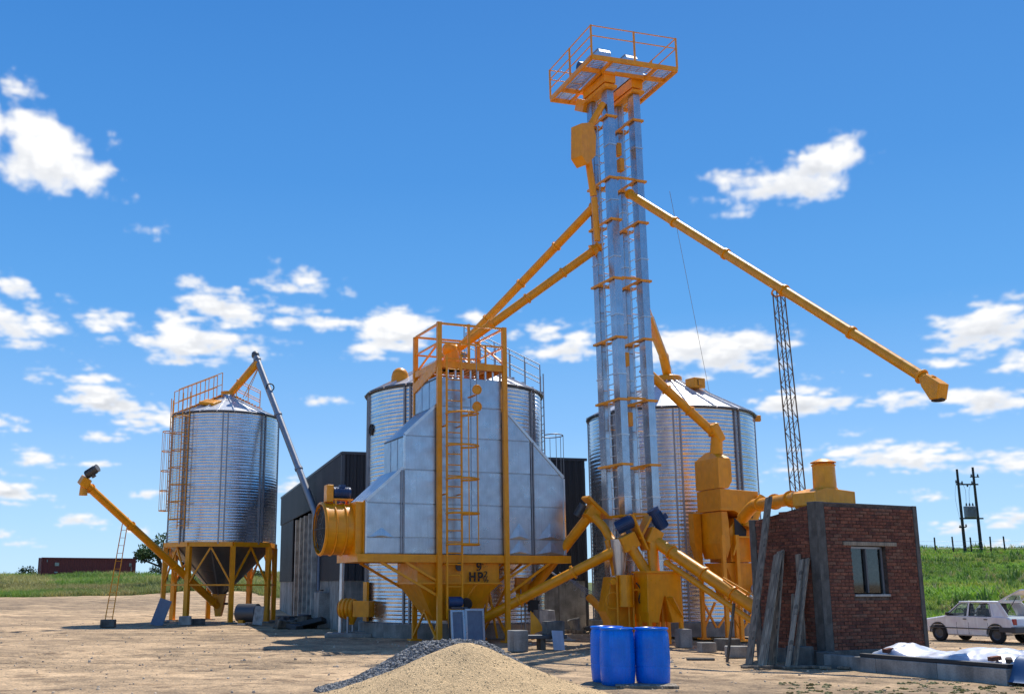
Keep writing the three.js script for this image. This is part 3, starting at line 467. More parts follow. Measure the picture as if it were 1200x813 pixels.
  const rims = new MB().box(2.62, 0.05, 0.05, 0.72, 1.68, 0.0).box(0.05, 0.05, D, -0.58, 1.68, -D / 2).box(0.05, 0.05, D, 2.02, 1.68, -D / 2).build('hopper_rim', M.yellow, t);
  new MB().add(taper(-0.54, 1.98, -D + 0.02, -0.02, 1.66, 0.15, 0.95, -1.3, -0.6, 0.62)).build('hopper_cone', M.yellowDusty, t);
  new MB().bar(V(1.25, 1.66, -0.02), V(0.75, 0.66, -0.58), 0.05).bar(V(0.2, 1.66, -0.02), V(0.35, 0.66, -0.58), 0.05).bar(V(1.9, 1.66, -0.1), V(0.95, 0.66, -0.6), 0.05).build('cone_rib', M.yellow, t);
  new MB().add(taper(0.9, 1.9, -1.2, -0.25, 1.66, 1.25, 1.5, -0.9, -0.6, 0.5)).build('side_outlet', M.yellowDusty, t);
  new MB().add(new THREE.CylinderGeometry(0.12, 0.12, 0.02, 20), MT(0.71, 2.14, 0.0, Math.PI / 2)).build('inspection_port', M.greyplastic, t);
  {
    const c = document.createElement('canvas'); c.width = c.height = 256; const x = c.getContext('2d'); x.fillStyle = '#000'; x.fillRect(0, 0, 256, 256); x.fillStyle = '#fff'; x.font = 'bold 120px sans-serif'; x.textAlign = 'center'; x.textBaseline = 'middle'; x.fillText('HP', 98, 168); x.font = 'bold 74px sans-serif'; x.fillText('2', 196, 142); x.fillText('½', 196, 196); x.font = 'bold 110px sans-serif'; x.fillText('9', 128, 72);
    const r4 = rng(3); x.fillStyle = '#000'; for (let i = 0; i < 90; i++) x.fillRect(r4() * 256, r4() * 256, 2 + r4() * 6, 2 + r4() * 6); x.fillStyle = '#fff'; for (let i = 0; i < 34; i++) x.fillRect(110 + r4() * 120, 20 + r4() * 70, 2 + r4() * 5, 2 + r4() * 5);
    const al = new THREE.CanvasTexture(c); const m = mesh('stencil_marking', new THREE.PlaneGeometry(0.8, 0.8), new THREE.MeshStandardMaterial({ color: lin(0.012, 0.012, 0.012), roughness: 0.7, alphaMap: al, transparent: true, alphaTest: 0.4, side: THREE.DoubleSide }), t); m.position.set(1.32, 1.98, 0.0); m.userData.label = 'black stencilled marking on the yellow hopper';
  }
  // top deck, rails, fill head
  const deckY = 8.06;
  new MB().box(2.3, 0.2, 0.08, 1.1, deckY, 0.08).box(2.3, 0.16, 0.08, 1.1, deckY, -D - 0.08).box(0.08, 0.18, D + 0.1, 0.02, deckY, -D / 2).box(0.08, 0.18, D + 0.1, 2.19, deckY, -D / 2).build('deck_beam', M.yellow, t);
  for (let k = 0; k < 12; k++) new MB().box(0.13, 0.03, D, 0.12 + k * 0.18, deckY + 0.1, -D / 2 - 0.02).build('deck_slat', M.yellowDusty, t);
  const stubs = new MB(); for (let k = 0; k < 9; k++) stubs.box(0.05, 0.26, 0.05, 0.12 + k * 0.245, 7.83, -0.02); stubs.build('deck_stub', M.galv, t);
  new MB().bar(V(-0.02, 8.0, 0.02), V(-0.02, 7.62, -D - 0.06), 0.05, 0.3).build('side_plate', M.yellow, t);
  const rail = (y, w) => { const b = new MB(); b.box(2.13, w, w, 1.1, y, 0.11).box(2.13, w, w, 1.1, y, -D - 0.1); for (const x of [0.04, 2.17]) b.box(w, w, D + 0.1, x, y, -D / 2); b.build('rail', M.yellow, t); }; rail(9.3, 0.06); rail(8.72, 0.05);
  new MB().box(0.07, 1.2, 0.07, 1.0, 8.75, 0.11).build('rail_post', M.yellow, t); new MB().box(0.05, 0.62, 0.05, 1.55, 8.42, 0.11).build('rail_post', M.yellow, t);
  new MB().bar(V(0.04, 8.72, 0.08), V(0.04, 8.15, -D), 0.05).bar(V(2.17, 8.2, 0.08), V(2.17, 9.25, -D), 0.05).build('rail_brace', M.yellow, t);
  new MB().add(new THREE.CylinderGeometry(0.22, 0.3, 0.6, 16), MT(0.85, 8.4, -0.9)).add(new THREE.SphereGeometry(0.24, 14, 10), MT(0.78, 8.75, -0.9)).add(new THREE.CylinderGeometry(0.32, 0.34, 0.08, 16), MT(0.85, 8.14, -0.9)).build('fill_head', M.yellow, t);
  // ladder with hoops
  const L = new THREE.Group(); L.name = 'ladder'; t.add(L);
  new MB().box(0.05, 7.6, 0.05, 0.2, 4.5, 0.32).box(0.05, 7.6, 0.05, 0.66, 4.5, 0.32).build('rail', M.yellow, L);
  for (let y = 2.2; y < 8.6; y += 2) new MB().box(0.04, 0.04, 0.3, 0.2, y, 0.16).box(0.04, 0.04, 0.3, 0.66, y, 0.16).build('bracket', M.yellow, L);
  const rung = new MB().tube(V(0.2, 0, 0.32), V(0.66, 0, 0.32), 0.018, 8).geo(); for (let y = 0.95; y < 8.3; y += 0.315) mesh('rung', rung, M.yellowThin, L).position.y = y;
  const hoop = new MB().path([V(0.2, 0, 0.34), V(0.06, 0, 0.65), V(0.16, 0, 1.02), V(0.52, 0, 1.18), V(0.88, 0, 1.02), V(0.98, 0, 0.65), V(0.66, 0, 0.34)], 0.03, 6, 26).geo(); for (const y of [2.75, 3.62, 4.6, 5.55, 6.5]) mesh('hoop', hoop, M.yellow, L).position.y = y;
  new MB().box(0.03, 3.75, 0.012, 0.52, 4.62, 1.2).box(0.03, 3.75, 0.012, 0.9, 4.62, 0.98).build('cage_strap', M.yellowThin, L);
  new MB().tube(V(0.96, 3.62, 0.78), V(0.96, 8.6, 0.78), 0.012, 6).build('pull_rope', M.steel, L);
  for (const y of [6.72, 7.22]) { const w = new MB().add(new THREE.CylinderGeometry(0.13, 0.13, 0.07, 20), MT(0.96, y, 0.78, Math.PI / 2)).torus(0.13, 0.02, MT(0.96, y, 0.82)).build('pulley', M.yellow, t); new MB().box(0.08, 0.03, 0.5, 0.96, y - 0.14, 0.42).build('bracket', M.yellow, w); }
  // burner fan drum on the left end
  const cy = 3.2, cz = -D / 2 - 0.05, dx = MT(0, cy, cz, 0, 0, Math.PI / 2);
  const drum = new MB().lathe([[0.73, 2.36], [0.73, 2.6], [0.74, 3.2], [0.755, 3.22], [0.7, 3.24]], 48, dx).build('fan_drum', M.yellow, t);
  for (const x of [2.6, 2.9, 3.18]) new MB().torus(0.745, 0.025, MT(-x, cy, cz, 0, Math.PI / 2), Math.PI * 2, 48).build('band', M.yellow, drum);
  new MB().add(new THREE.CircleGeometry(0.69, 40), MT(-3.12, cy, cz, 0, -Math.PI / 2)).build('drum_mouth', M.black, drum);
  const grille = new MB(); for (let k = 1; k < 5; k++) grille.torus(0.15 * k, 0.012, MT(-3.2, cy, cz, 0, Math.PI / 2), Math.PI * 2, 36); for (let k = 0; k < 4; k++) grille.add(new THREE.CylinderGeometry(0.012, 0.012, 1.4, 6), MT(-3.2, cy, cz, k * Math.PI / 4, 0, 0)); grille.build('grille', M.greyplastic, drum);
  new MB().rbox(0.24, 1.5, 1.6, -2.27, cy, cz, 0.015).build('drum_flange', M.yellow, t);
  new MB().box(0.04, 1.56, 0.05, -2.17, cy, -0.08).build('drum_flange', M.yellow, t);
  const mo = new MB().add(new THREE.CylinderGeometry(0.17, 0.17, 0.5, 20), MT(-2.62, cy + 1.03, cz + 0.1, 0, 0, Math.PI / 2)).build('motor', M.motor, t);
  const fins = new MB(); for (let k = 0; k < 9; k++) fins.torus(0.175, 0.012, MT(-2.8 + k * 0.045, cy + 1.03, cz + 0.1, 0, Math.PI / 2), Math.PI * 2, 20); fins.box(0.16, 0.1, 0.18, -2.6, cy + 1.22, cz + 0.1).build('fin', M.motor, mo);
  new MB().rbox(0.2, 0.5, 0.36, -3.0, cy + 1.0, cz + 0.1, 0.03).build('belt_guard', M.yellow, t);
  new MB().box(0.6, 0.04, 0.4, -2.62, cy + 0.84, cz + 0.1).box(0.05, 0.24, 0.05, -2.84, cy + 0.74, cz + 0.28).box(0.05, 0.24, 0.05, -2.42, cy + 0.74, cz + 0.28).box(0.05, 0.2, 0.05, -2.84, cy + 0.76, cz - 0.08).box(0.05, 0.2, 0.05, -2.42, cy + 0.76, cz - 0.08).build('motor_bracket', M.yellow, t);
}
{ // loose things under the dryer
  const a = 21 * deg, at = (x, y, z) => [0.04 + x * Math.cos(a) + z * Math.sin(a), y, 31.7 + x * Math.sin(a) - z * Math.cos(a)];
  const door = (x, z, w, h, rx, label) => { const t = thing('metal_door_panel', label, 'panel', at(x, 0, z), 21, 'steel door panels standing under the dryer'); const f = new MB(); for (const s of [-1, 1]) f.box(0.06, h, 0.05, s * (w / 2 - 0.03), h / 2, 0); f.box(w - 0.12, 0.06, 0.05, 0, h - 0.03, 0).box(w - 0.12, 0.06, 0.05, 0, 0.03, 0).build('frame', M.panel[3], t); new MB().box(w - 0.12, h - 0.12, 0.02, 0, h / 2, -0.01).build('sheet', M.bluegrey, t); t.rotation.x = rx; t.rotation.order = 'YXZ'; return t; };
  door(0.42, 0.62, 0.42, 0.95, -0.12, 'grey framed steel door panel under the dryer ladder, left of its twin'); door(0.92, 0.66, 0.58, 0.98, -0.1, 'wider blue-grey framed steel door panel under the dryer, right of its twin');
  const m = thing('electric_motor', 'dark electric motor with pulley resting above the door panels under the dryer', 'motor', at(0.55, 1.0, 0.25), 21);
  new MB().add(new THREE.CylinderGeometry(0.15, 0.15, 0.42, 18), MT(-0.1, 0.16, 0, 0, 0, Math.PI / 2)).build('housing', M.motor, m); new MB().add(new THREE.CylinderGeometry(0.17, 0.17, 0.1, 18), MT(0.22, 0.1, 0.1, 0.4, 0.9, Math.PI / 2)).build('pulley', M.black, m); new MB().box(0.5, 0.05, 0.3, 0, 0, 0).box(0.06, 0.98, 0.06, -0.2, -0.5, -0.1).box(0.06, 0.98, 0.06, 0.2, -0.5, -0.1).build('stand', M.darksteel, m);
}
function block(name, label, cat, [x, y, f], [w, h, d], ry, m, group, rz = 0) { const o = new MB().rbox(w, h, d, 0, h / 2, 0, Math.min(0.025, h * 0.2)).build(name, m, scene); o.position.set(x, y, -f); o.rotation.set(0, ry * deg, rz * deg); return tag(o, label, cat, group); }

// ------------------------------------------------------------------ the twin bucket elevator tower
{
  const t = thing('elevator_tower', 'tall twin bucket elevator tower of square metal ducts with a railed top platform', 'elevator tower', [5.87, 0, 32.6], 21); t.rotation.z = 0.0075;
  const top = 16.95, secs = 9, sh = (top - 0.5) / secs, clamps = [16.05, 14.0, 12.64, 10.76, 8.92, 7.03, 5.1, 3.6];
  const seg = new MB().box(0.24, sh - 0.012, 0.31, 0, sh / 2, 0).geo(), flange = new MB().box(0.28, 0.04, 0.35, 0, 0, 0).geo();
  for (const sx of [-0.48, 0.48]) for (const sz of [-0.5, 0.5]) {
    const leg = new THREE.Group(); leg.name = 'elevator_leg'; leg.position.set(sx, 0.5, sz); t.add(leg);
    for (let k = 0; k < secs; k++) { mesh('duct_section', seg, M.duct[(k + (sx > 0 ? 1 : 0) + (sz > 0 ? 2 : 0)) % 4], leg).position.y = k * sh; mesh('flange', flange, M.galv, leg).position.y = k * sh; }
  }
  for (const y of clamps) for (const sx of [-0.48, 0.48]) {
    const b = new MB(); for (const x of [-0.2, 0.2]) b.box(0.05, 0.065, 1.4, sx + x * 0.88, y, 0); for (const z of [-0.68, 0.68]) b.box(0.4, 0.065, 0.05, sx, y, z); for (const z of [-0.27, 0.27]) b.box(0.4, 0.07, 0.05, sx, y - 0.01, z);
    b.build('clamp', M.yellow, t);
  }
  for (const y of clamps.filter((v, i) => i % 2)) new MB().box(0.62, 0.07, 0.05, 0, y + 0.05, 0.6).box(0.62, 0.07, 0.05, 0, y + 0.05, -0.6).build('tie', M.yellow, t);
  for (const sx of [-0.5, 0.46]) {
    const L = new THREE.Group(); L.name = 'ladder'; t.add(L);
    new MB().box(0.035, 14.9, 0.03, sx, 9.6, -0.19).box(0.035, 14.9, 0.03, sx, 9.6, 0.19).build('rail', M.galv, L);
    const rung = new MB().tube(V(sx, 0, -0.19), V(sx, 0, 0.19), 0.016, 6).geo(); for (let y = 2.3; y < 17; y += 0.31) mesh('rung', rung, M.galv, L).position.y = y;
    const hp = new MB().path([V(sx, 0, -0.2), V(sx + 0.25, 0, -0.24), V(sx + 0.42, 0, 0), V(sx + 0.25, 0, 0.24), V(sx, 0, 0.2)], 0.014, 5, 14).geo(); for (let y = 5; y < 16.5; y += 1.23) mesh('hoop', hp, M.yellowThin, L).position.y = y;
  }
  for (const [x, y, z] of [[-0.05, 8.35, 0.15], [-0.05, 6.5, 0.2], [0.0, 14.6, 0.3], [0.05, 15.2, 0.1]]) new MB().rbox(0.16, 0.42, 0.22, x, y, z, 0.02).build('inspection_box', M.yellow, t);
  // heads
  for (const [sx, zc] of [[-0.52, 0.05], [0.5, 0.0]]) {
    const h = new THREE.Group(); h.name = 'elevator_head'; t.add(h);
    new MB().box(0.42, 0.3, 1.5, sx, 17.64, zc).build('casing', M.galv, h); new MB().box(0.4, 0.3, 1.4, sx, 17.3, zc).build('lower_casing', M.yellow, h);
    new MB().prism([[-0.5, 0], [0.5, 0], [0.5, 0.5], [0.42, 0.62], [-0.42, 0.62], [-0.5, 0.5]], 0.4, MT(sx - 0.2, 17.78, zc, 0, Math.PI / 2)).build('hood', M.galv, h);
    new MB().box(0.44, 0.03, 0.8, sx, 18.425, zc).build('top_plate', M.galv, h);
    new MB().box(0.4, 0.4, 0.6, sx, 17.05, zc - 0.95, 0, 0.5).box(0.44, 0.1, 1.5, sx, 17.02, zc).build('discharge_chute', M.yellow, h);
    new MB().add(new THREE.CylinderGeometry(0.16, 0.16, 0.45, 16), MT(sx + (sx < 0 ? -0.5 : 0.5), 17.9, zc, 0, 0, Math.PI / 2)).build('drive_motor', M.motor, h);
  }
  // platform
  const py = 17.48, hw = 1.48, hd = 1.58, pl = new THREE.Group(); pl.name = 'platform'; t.add(pl); pl.rotation.y = -0.06;
  const fr = new MB(); for (const s of [-1, 1]) fr.box(hw * 2, 0.14, 0.08, 0, py, s * hd).box(0.08, 0.14, hd * 2 - 0.09, s * hw, py, 0); fr.build('edge_beam', M.yellow, pl);
  for (const z of [-0.78, 0.78]) new MB().box(hw * 2 - 0.1, 0.12, 0.08, 0, py - 0.01, z).build('cross_beam', M.yellow, pl);
  for (const x of [-0.78, 0.78]) new MB().box(0.07, 0.1, hd * 2 - 0.1, x, py - 0.02, 0).build('joist', M.yellow, pl);
  const slat = (x0, x1, z0, z1) => { const b = new MB(); for (let z = z0 + 0.05; z < z1; z += 0.1) b.box(x1 - x0 - 0.02, 0.03, 0.03, (x0 + x1) / 2, py + 0.075, z); for (let x = x0 + 0.2; x < x1; x += 0.32) b.box(0.02, 0.025, z1 - z0 - 0.02, x, py + 0.05, (z0 + z1) / 2); b.build('grating', M.galv, pl); };
  for (const [x0, x1] of [[-hw + 0.04, -0.82], [0.82, hw - 0.04]]) for (const [z0, z1] of [[-hd + 0.04, -0.78], [-0.78, 0.78], [0.78, hd - 0.04]]) slat(x0, x1, z0, z1);
  slat(-0.82, 0.82, -hd + 0.04, -1.3); slat(-0.82, 0.82, 0.95, hd - 0.04);
  const rl = new THREE.Group(); rl.name = 'railing'; t.add(rl); rl.rotation.y = -0.06;
  for (const [x, z] of [[-hw, -hd], [hw, -hd], [-hw, hd], [hw, hd], [0, hd], [0, -hd], [-hw, 0], [hw, 0]]) new MB().box(0.05, 1.05, 0.05, x, py + 0.55, z).build('rail_post', M.yellow, rl);
  for (const y of [0.4, 0.72, 1.06]) for (const s of [-1, 1]) { if (!(y === 0.4 && s > 0)) new MB().tube(V(s * hw, py + y, -hd), V(s * hw, py + y, hd), 0.02, 6).build('rail', M.yellow, rl); if (y !== 0.4) new MB().tube(V(-hw, py + y, s * hd), V(hw, py + y, s * hd), 0.02, 6).build('rail', M.yellow, rl); }
  // diverter box on the left face and its drop pipe
  const dv = new THREE.Group(); dv.name = 'diverter'; t.add(dv);
  new MB().prism([[-0.36, -0.62], [-0.1, -0.85], [0.3, -0.45], [0.36, 0.2], [0.2, 0.62], [-0.3, 0.45]], 0.44, MT(-1.5, 15.12, 0.3, 0, 0.35)).build('box', M.yellow, dv);
  new MB().tube(V(-1.25, 15.5, 0.45), V(-0.66, 16.5, 0.5), 0.11, 12).tube(V(-1.25, 14.6, 0.45), V(-1.02, 13.45, 0.3), 0.11, 12).tube(V(-1.25, 14.6, 0.45), V(-1.25, 15.5, 0.45), 0.1, 12).build('drop_pipe', M.yellow, dv);
  new MB().tube(V(-1.0, 13.4, 0.3), V(-0.95, 12.0, 0.3), 0.1, 12).build('drop_pipe', M.yellow, dv);
  // boots at the foot
  for (const sx of [-0.48, 0.48]) new MB().rbox(0.42, 0.9, 1.5, sx, 0.45, 0, 0.03).build('boot', M.yellow, t);
}
const pipeThing = (name, label, cat, a, b, r, m = M.yellow, group, flanges = 4) => {
  const t = thing(name, label, cat, [b.x, b.y, -b.z], 0, group);
  new MB().tube(a, b, r, 18).build('pipe', m, t, true);
  for (let k = 0; k <= flanges; k++) { const p = a.clone().lerp(b, k / flanges), d = b.clone().sub(a).normalize().multiplyScalar(0.03); new MB().tube(p.clone().sub(d), p.clone().add(d), r * 1.3, 18).build('flange', m, t, true); }
  return t;
};
{ // two spouts running down to the left
  const a1 = P(5.05, 13.38, 32.75), b1 = P(0.70, 9.62, 37.35), s1 = pipeThing('grain_spout', 'upper yellow spout running from the tower to the roof of the silo behind the dryer', 'spout', a1, b1, 0.135);
  new MB().tube(b1, P(0.66, 9.3, 37.5), 0.17, 14).add(new THREE.SphereGeometry(0.2, 12, 8), MT(b1.x, b1.y, b1.z)).build('elbow', M.yellow, s1, true); new MB().add(new THREE.SphereGeometry(0.17, 12, 8), MT(a1.x, a1.y, a1.z)).build('inlet_elbow', M.yellow, s1, true);
  const a2 = P(5.17, 12.05, 32.75), b2 = P(0.62, 8.78, 33.1), s2 = pipeThing('grain_spout', 'lower yellow spout running from the tower to the top of the dryer', 'spout', a2, b2, 0.135);
  new MB().tube(b2, P(0.52, 8.62, 33.1), 0.16, 14).add(new THREE.SphereGeometry(0.2, 12, 8), MT(b2.x, b2.y, b2.z)).build('elbow', M.yellow, s2, true); new MB().add(new THREE.ConeGeometry(0.22, 0.5, 12), MT(a2.x, a2.y, a2.z, 0, 0, -1)).build('inlet_cone', M.yellow, s2, true);
}
{ // long load-out spout on the right with its nozzle
  const a = P(6.05, 13.5, 31.9), b = P(10.85, 5.98, 23.35), t = pipeThing('load_out_spout', 'long yellow load-out spout slanting down right over the brick building, with a flared nozzle', 'spout', a, b, 0.125, M.yellow, undefined, 5);
  const d = b.clone().sub(a); d.y = 0; d.normalize();
  const yaw = Math.atan2(-d.z, d.x);
  new MB().prism([[-0.18, 0.12], [0.02, 0.15], [0.34, -0.1], [0.25, -0.42], [0.06, -0.42], [-0.12, -0.1]], 0.3, MT(b.x, b.y, b.z, 0, yaw).multiply(MT(0, 0, -0.15)), 0.02).build('nozzle', M.yellow, t, true);
  new MB().add(new THREE.TorusGeometry(0.12, 0.025, 8, 20), MT(b.x, b.y, b.z, 0, yaw).multiply(MT(0.155, -0.43, 0, Math.PI / 2))).build('nozzle_rim', M.black, t, true);
  const c = b.clone().lerp(a, 0.02); new MB().add(new THREE.TorusGeometry(0.15, 0.03, 8, 20), new THREE.Matrix4().lookAt(a, b, UP).setPosition(c)).build('collar', M.yellowThin, t, true);
}
{ // lattice mast holding the load-out spout
  const t = thing('lattice_mast', 'slim dark lattice mast holding up the long spout behind the brick building', 'mast', [9.12, 0, 27.05], 10), H = 9.0, w = (y) => lerp(0.15, 0.105, y / H), off = (y) => -0.26 * y / H;
  for (const [sx, sz] of [[-1, -1], [1, -1], [1, 1], [-1, 1]]) new MB().tube(V(off(0) + sx * w(0), 0, sz * w(0)), V(off(H) + sx * w(H), H, sz * w(H)), 0.017, 6).build('chord', M.mast, t);
  const lac = new MB(); for (let k = 0; k < 30; k++) { const y0 = k * 0.3, y1 = y0 + 0.3, s = k % 2 ? 1 : -1; for (const f of [-1, 1]) { lac.tube(V(off(y0) + s * w(y0), y0, f * w(y0)), V(off(y1) - s * w(y1), y1, f * w(y1)), 0.008, 5); lac.tube(V(off(y0) + f * w(y0), y0, s * w(y0)), V(off(y1) + f * w(y1), y1, -s * w(y1)), 0.008, 5); } } lac.build('lacing', M.mast, t);
  new MB().torus(0.17, 0.025, MT(-0.26, 9.02, 0, Math.PI / 2 - 0.5)).build('saddle', M.yellow, t);
}
{ // spouts from the tower to the right silo and to the cleaner
  const b = P(8.55, 9.05, 39.1), t = thing('grain_spout', 'short yellow spout from the tower to the roof collar of the right silo', 'spout', [8.55, 9.05, 39.1]);
  new MB().tube(P(6.5, 10.38, 33.0), P(8.35, 9.75, 38.7), 0.16, 16).build('pipe', M.yellow, t, true); new MB().tube(P(8.35, 9.75, 38.7), b, 0.18, 16, 0.16).add(new THREE.SphereGeometry(0.19, 12, 8), MT(8.35, 9.75, -38.7)).build('elbow', M.yellow, t, true);
  const c = P(6.5, 8.22, 33.13), d = P(8.62, 6.25, 33.4), s = pipeThing('grain_spout', 'yellow spout dropping from the tower to the top of the grain cleaner', 'spout', c, d, 0.14, M.yellow, undefined, 3);
  new MB().rbox(0.34, 0.62, 0.34, d.x + 0.1, d.y - 0.02, d.z, 0.1, 0.3, 0, 0.5).tube(P(8.74, 6.2, 33.4), P(8.72, 5.6, 33.5), 0.17, 14, 0.2).build('flap_valve', M.yellow, s, true);
}
{ // ---- grain cleaner on legs
  const t = thing('grain_cleaner', 'yellow boxy grain cleaner on tall legs between right silo and brick building', 'grain cleaner', [8.62, 0, 32.95], 17);
  const ph = 1.35;                                               // depth behind the near corner; local x right, -z back
  const hull = (poly, d, z, y = 0) => new MB().prism(poly, d, MT(0, y, z), 0.012);
  new MB().prism([[-0.02, 4.5], [-0.02, 5.42], [0.38, 5.42], [0.44, 5.3], [0.44, 4.72], [0.3, 4.5]], ph, MT(0.0, 0, -ph), 0.012).build('hood', M.yellow, t);
  { const z0 = -ph, z1 = 0, p = [V(-0.02, 5.42, z1), V(0.4, 5.42, z1), V(0.4, 5.42, z0), V(-0.02, 5.42, z0)], c = [V(0.1, 5.66, -0.55), V(0.32, 5.66, -0.55), V(0.32, 5.66, -0.85), V(0.1, 5.66, -0.85)], a = []; for (let i = 0; i < 4; i++) { const j = (i + 1) % 4; a.push(p[i], p[j], c[j], p[i], c[j], c[i]); } const g = new THREE.BufferGeometry(); g.setAttribute('position', new THREE.Float32BufferAttribute(a.flatMap((v) => [v.x, v.y, v.z]), 3)); g.computeVertexNormals(); new MB().add(g).build('hood_top', M.yellow, t); }
  hull([[0, 3.82], [0, 4.48], [1.32, 4.42], [1.32, 3.95], [0.95, 3.55], [0.45, 3.82]], ph, -ph).build('upper_casing', M.yellowDusty, t);
  new MB().box(0.05, 0.06, ph + 0.06, -0.02, 3.86, -ph / 2).box(0.34, 0.06, 0.04, 0.16, 3.86, 0.02).build('seam_lip', M.yellow, t);
  hull([[0.02, 2.85], [0.02, 3.8], [0.22, 3.8], [0.26, 3.5], [0.28, 2.75], [0.14, 2.4]], ph - 0.06, -ph + 0.03).build('side_casing', M.yellow, t);
  new MB().prism([[-0.02, 2.0], [-0.02, 3.8], [-0.28, 3.8], [-0.28, 2.9]], 0.3, MT(-0.0, 0, -ph - 0.1, 0, 0)).build('rear_chute', M.yellowDusty, t);
  hull([[0.32, 2.3], [0.32, 3.3], [0.6, 3.62], [1.1, 3.5], [1.1, 2.3]], ph - 0.16, -ph + 0.05).build('fan_casing', M.yellowDusty, t);
  new MB().prism([[0.46, 3.06], [0.46, 3.62], [0.86, 3.26], [0.84, 3.06]], 0.02, MT(0, 0, -0.05)).build('opening', M.black, t);
  new MB().tube(V(1.02, 3.62, 0.03), V(1.02, 3.62, 0.2), 0.1, 16).build('shaft_hub', M.black, t);
  new MB().box(0.6, 0.05, 0.05, 0.78, 3.04, 0.06).bar(V(0.5, 3.03, 0.06), V(0.3, 2.5, 0.06), 0.05).build('arm', M.yellowThin, t);
  new MB().prism([[0.1, 2.28], [1.1, 2.28], [1.1, 1.6], [0.75, 1.15], [0.55, 1.15]], ph - 0.2, MT(0, 0, -ph + 0.08), 0.012).build('hopper', M.yellowDusty, t);
  for (const [x, z] of [[0.0, 0], [0.46, 0.02], [1.16, 0.02], [0.0, -ph], [1.16, -ph]]) { const l = new MB().box(0.11, 3.1, 0.11, x, 1.55, z).build('leg', M.yellow, t); new MB().box(0.3, 0.05, 0.3, x, 0.03, z).build('base_plate', M.yellow, l); }
  for (const z of [0.0, -ph]) new MB().bar(V(0.03, 0.35, z), V(0.44, 1.1, z), 0.06).bar(V(0.44, 0.35, z), V(0.03, 1.1, z), 0.06).bar(V(0.5, 0.35, z), V(1.14, 1.1, z), 0.06).build('brace', M.yellow, t);
  new MB().torus(0.14, 0.045, MT(0.95, 1.5, 0.14)).tube(V(0.95, 1.5, 0.02), V(0.95, 1.5, 0.2), 0.05, 10).build('drive_wheel', M.steel, t);
  new MB().tube(V(1.02, 2.4, 0.08), V(1.02, 3.4, 0.08), 0.05, 10).tube(V(0.9, 2.42, 0.08), V(1.2, 2.42, 0.08), 0.03, 8).build('linkage', M.yellow, t);
  // fan elbow that rises to the dust duct
  new MB().path([V(0.85, 3.3, 0.05), V(1.05, 3.62, 0.06), V(1.2, 3.95, 0.1), V(1.42, 4.22, 0.14)], 0.17, 14, 20).build('elbow', M.yellow, t);
}
{ // dust duct and exhaust box on the roof of the brick building
  const t = thing('dust_duct', 'yellow round dust duct crossing from the cleaner to the brick building roof', 'duct', [8.75, 3.72, 25.5]);
  new MB().path([P(9.05, 3.55, 32.2), P(9.15, 3.84, 31.4), P(9.12, 3.84, 30.6)], 0.17, 16, 12).tube(P(9.12, 3.84, 30.6), P(8.72, 3.66, 25.55), 0.16, 18).build('pipe', M.yellow, t, true);
  for (const k of [0.02, 0.35, 0.7]) { const a = P(9.12, 3.84, 30.6).lerp(P(8.72, 3.66, 25.55), k), d = P(8.72, 3.66, 25.55).sub(P(9.12, 3.84, 30.6)).normalize().multiplyScalar(0.03); new MB().tube(a.clone().sub(d), a.clone().add(d), 0.21, 18).build('flange', M.yellow, t, true); }
  const b = thing('exhaust_box', 'yellow exhaust box with capped round chimney on the brick building roof', 'exhaust', [9.0, 3.2, 25.35], 28);
  new MB().prism([[-0.62, 0.22], [-0.62, 0.5], [-0.2, 0.62], [0.74, 0.56], [0.74, 0.0], [-0.3, 0.0]], 0.62, MT(0, 0, -0.31), 0.012).build('box', M.yellow, b);
  new MB().add(new THREE.CylinderGeometry(0.255, 0.265, 0.58, 32), MT(0.12, 0.88, 0)).torus(0.27, 0.02, MT(0.12, 0.62, 0, Math.PI / 2)).torus(0.26, 0.018, MT(0.12, 1.17, 0, Math.PI / 2)).build('chimney', M.yellow, b);
  new MB().lathe([[0, 1.33], [0.1, 1.32], [0.29, 1.24], [0.29, 1.225]], 28, MT(0.12, 0, 0)).build('chimney_cap', M.yellow, b);
  const st = new MB(); for (let k = 0; k < 4; k++) st.box(0.02, 0.1, 0.02, 0.12 + 0.24 * Math.cos(k * 1.57 + 0.5), 1.2, 0.24 * Math.sin(k * 1.57 + 0.5)); st.build('cap_strut', M.yellow, b);
}
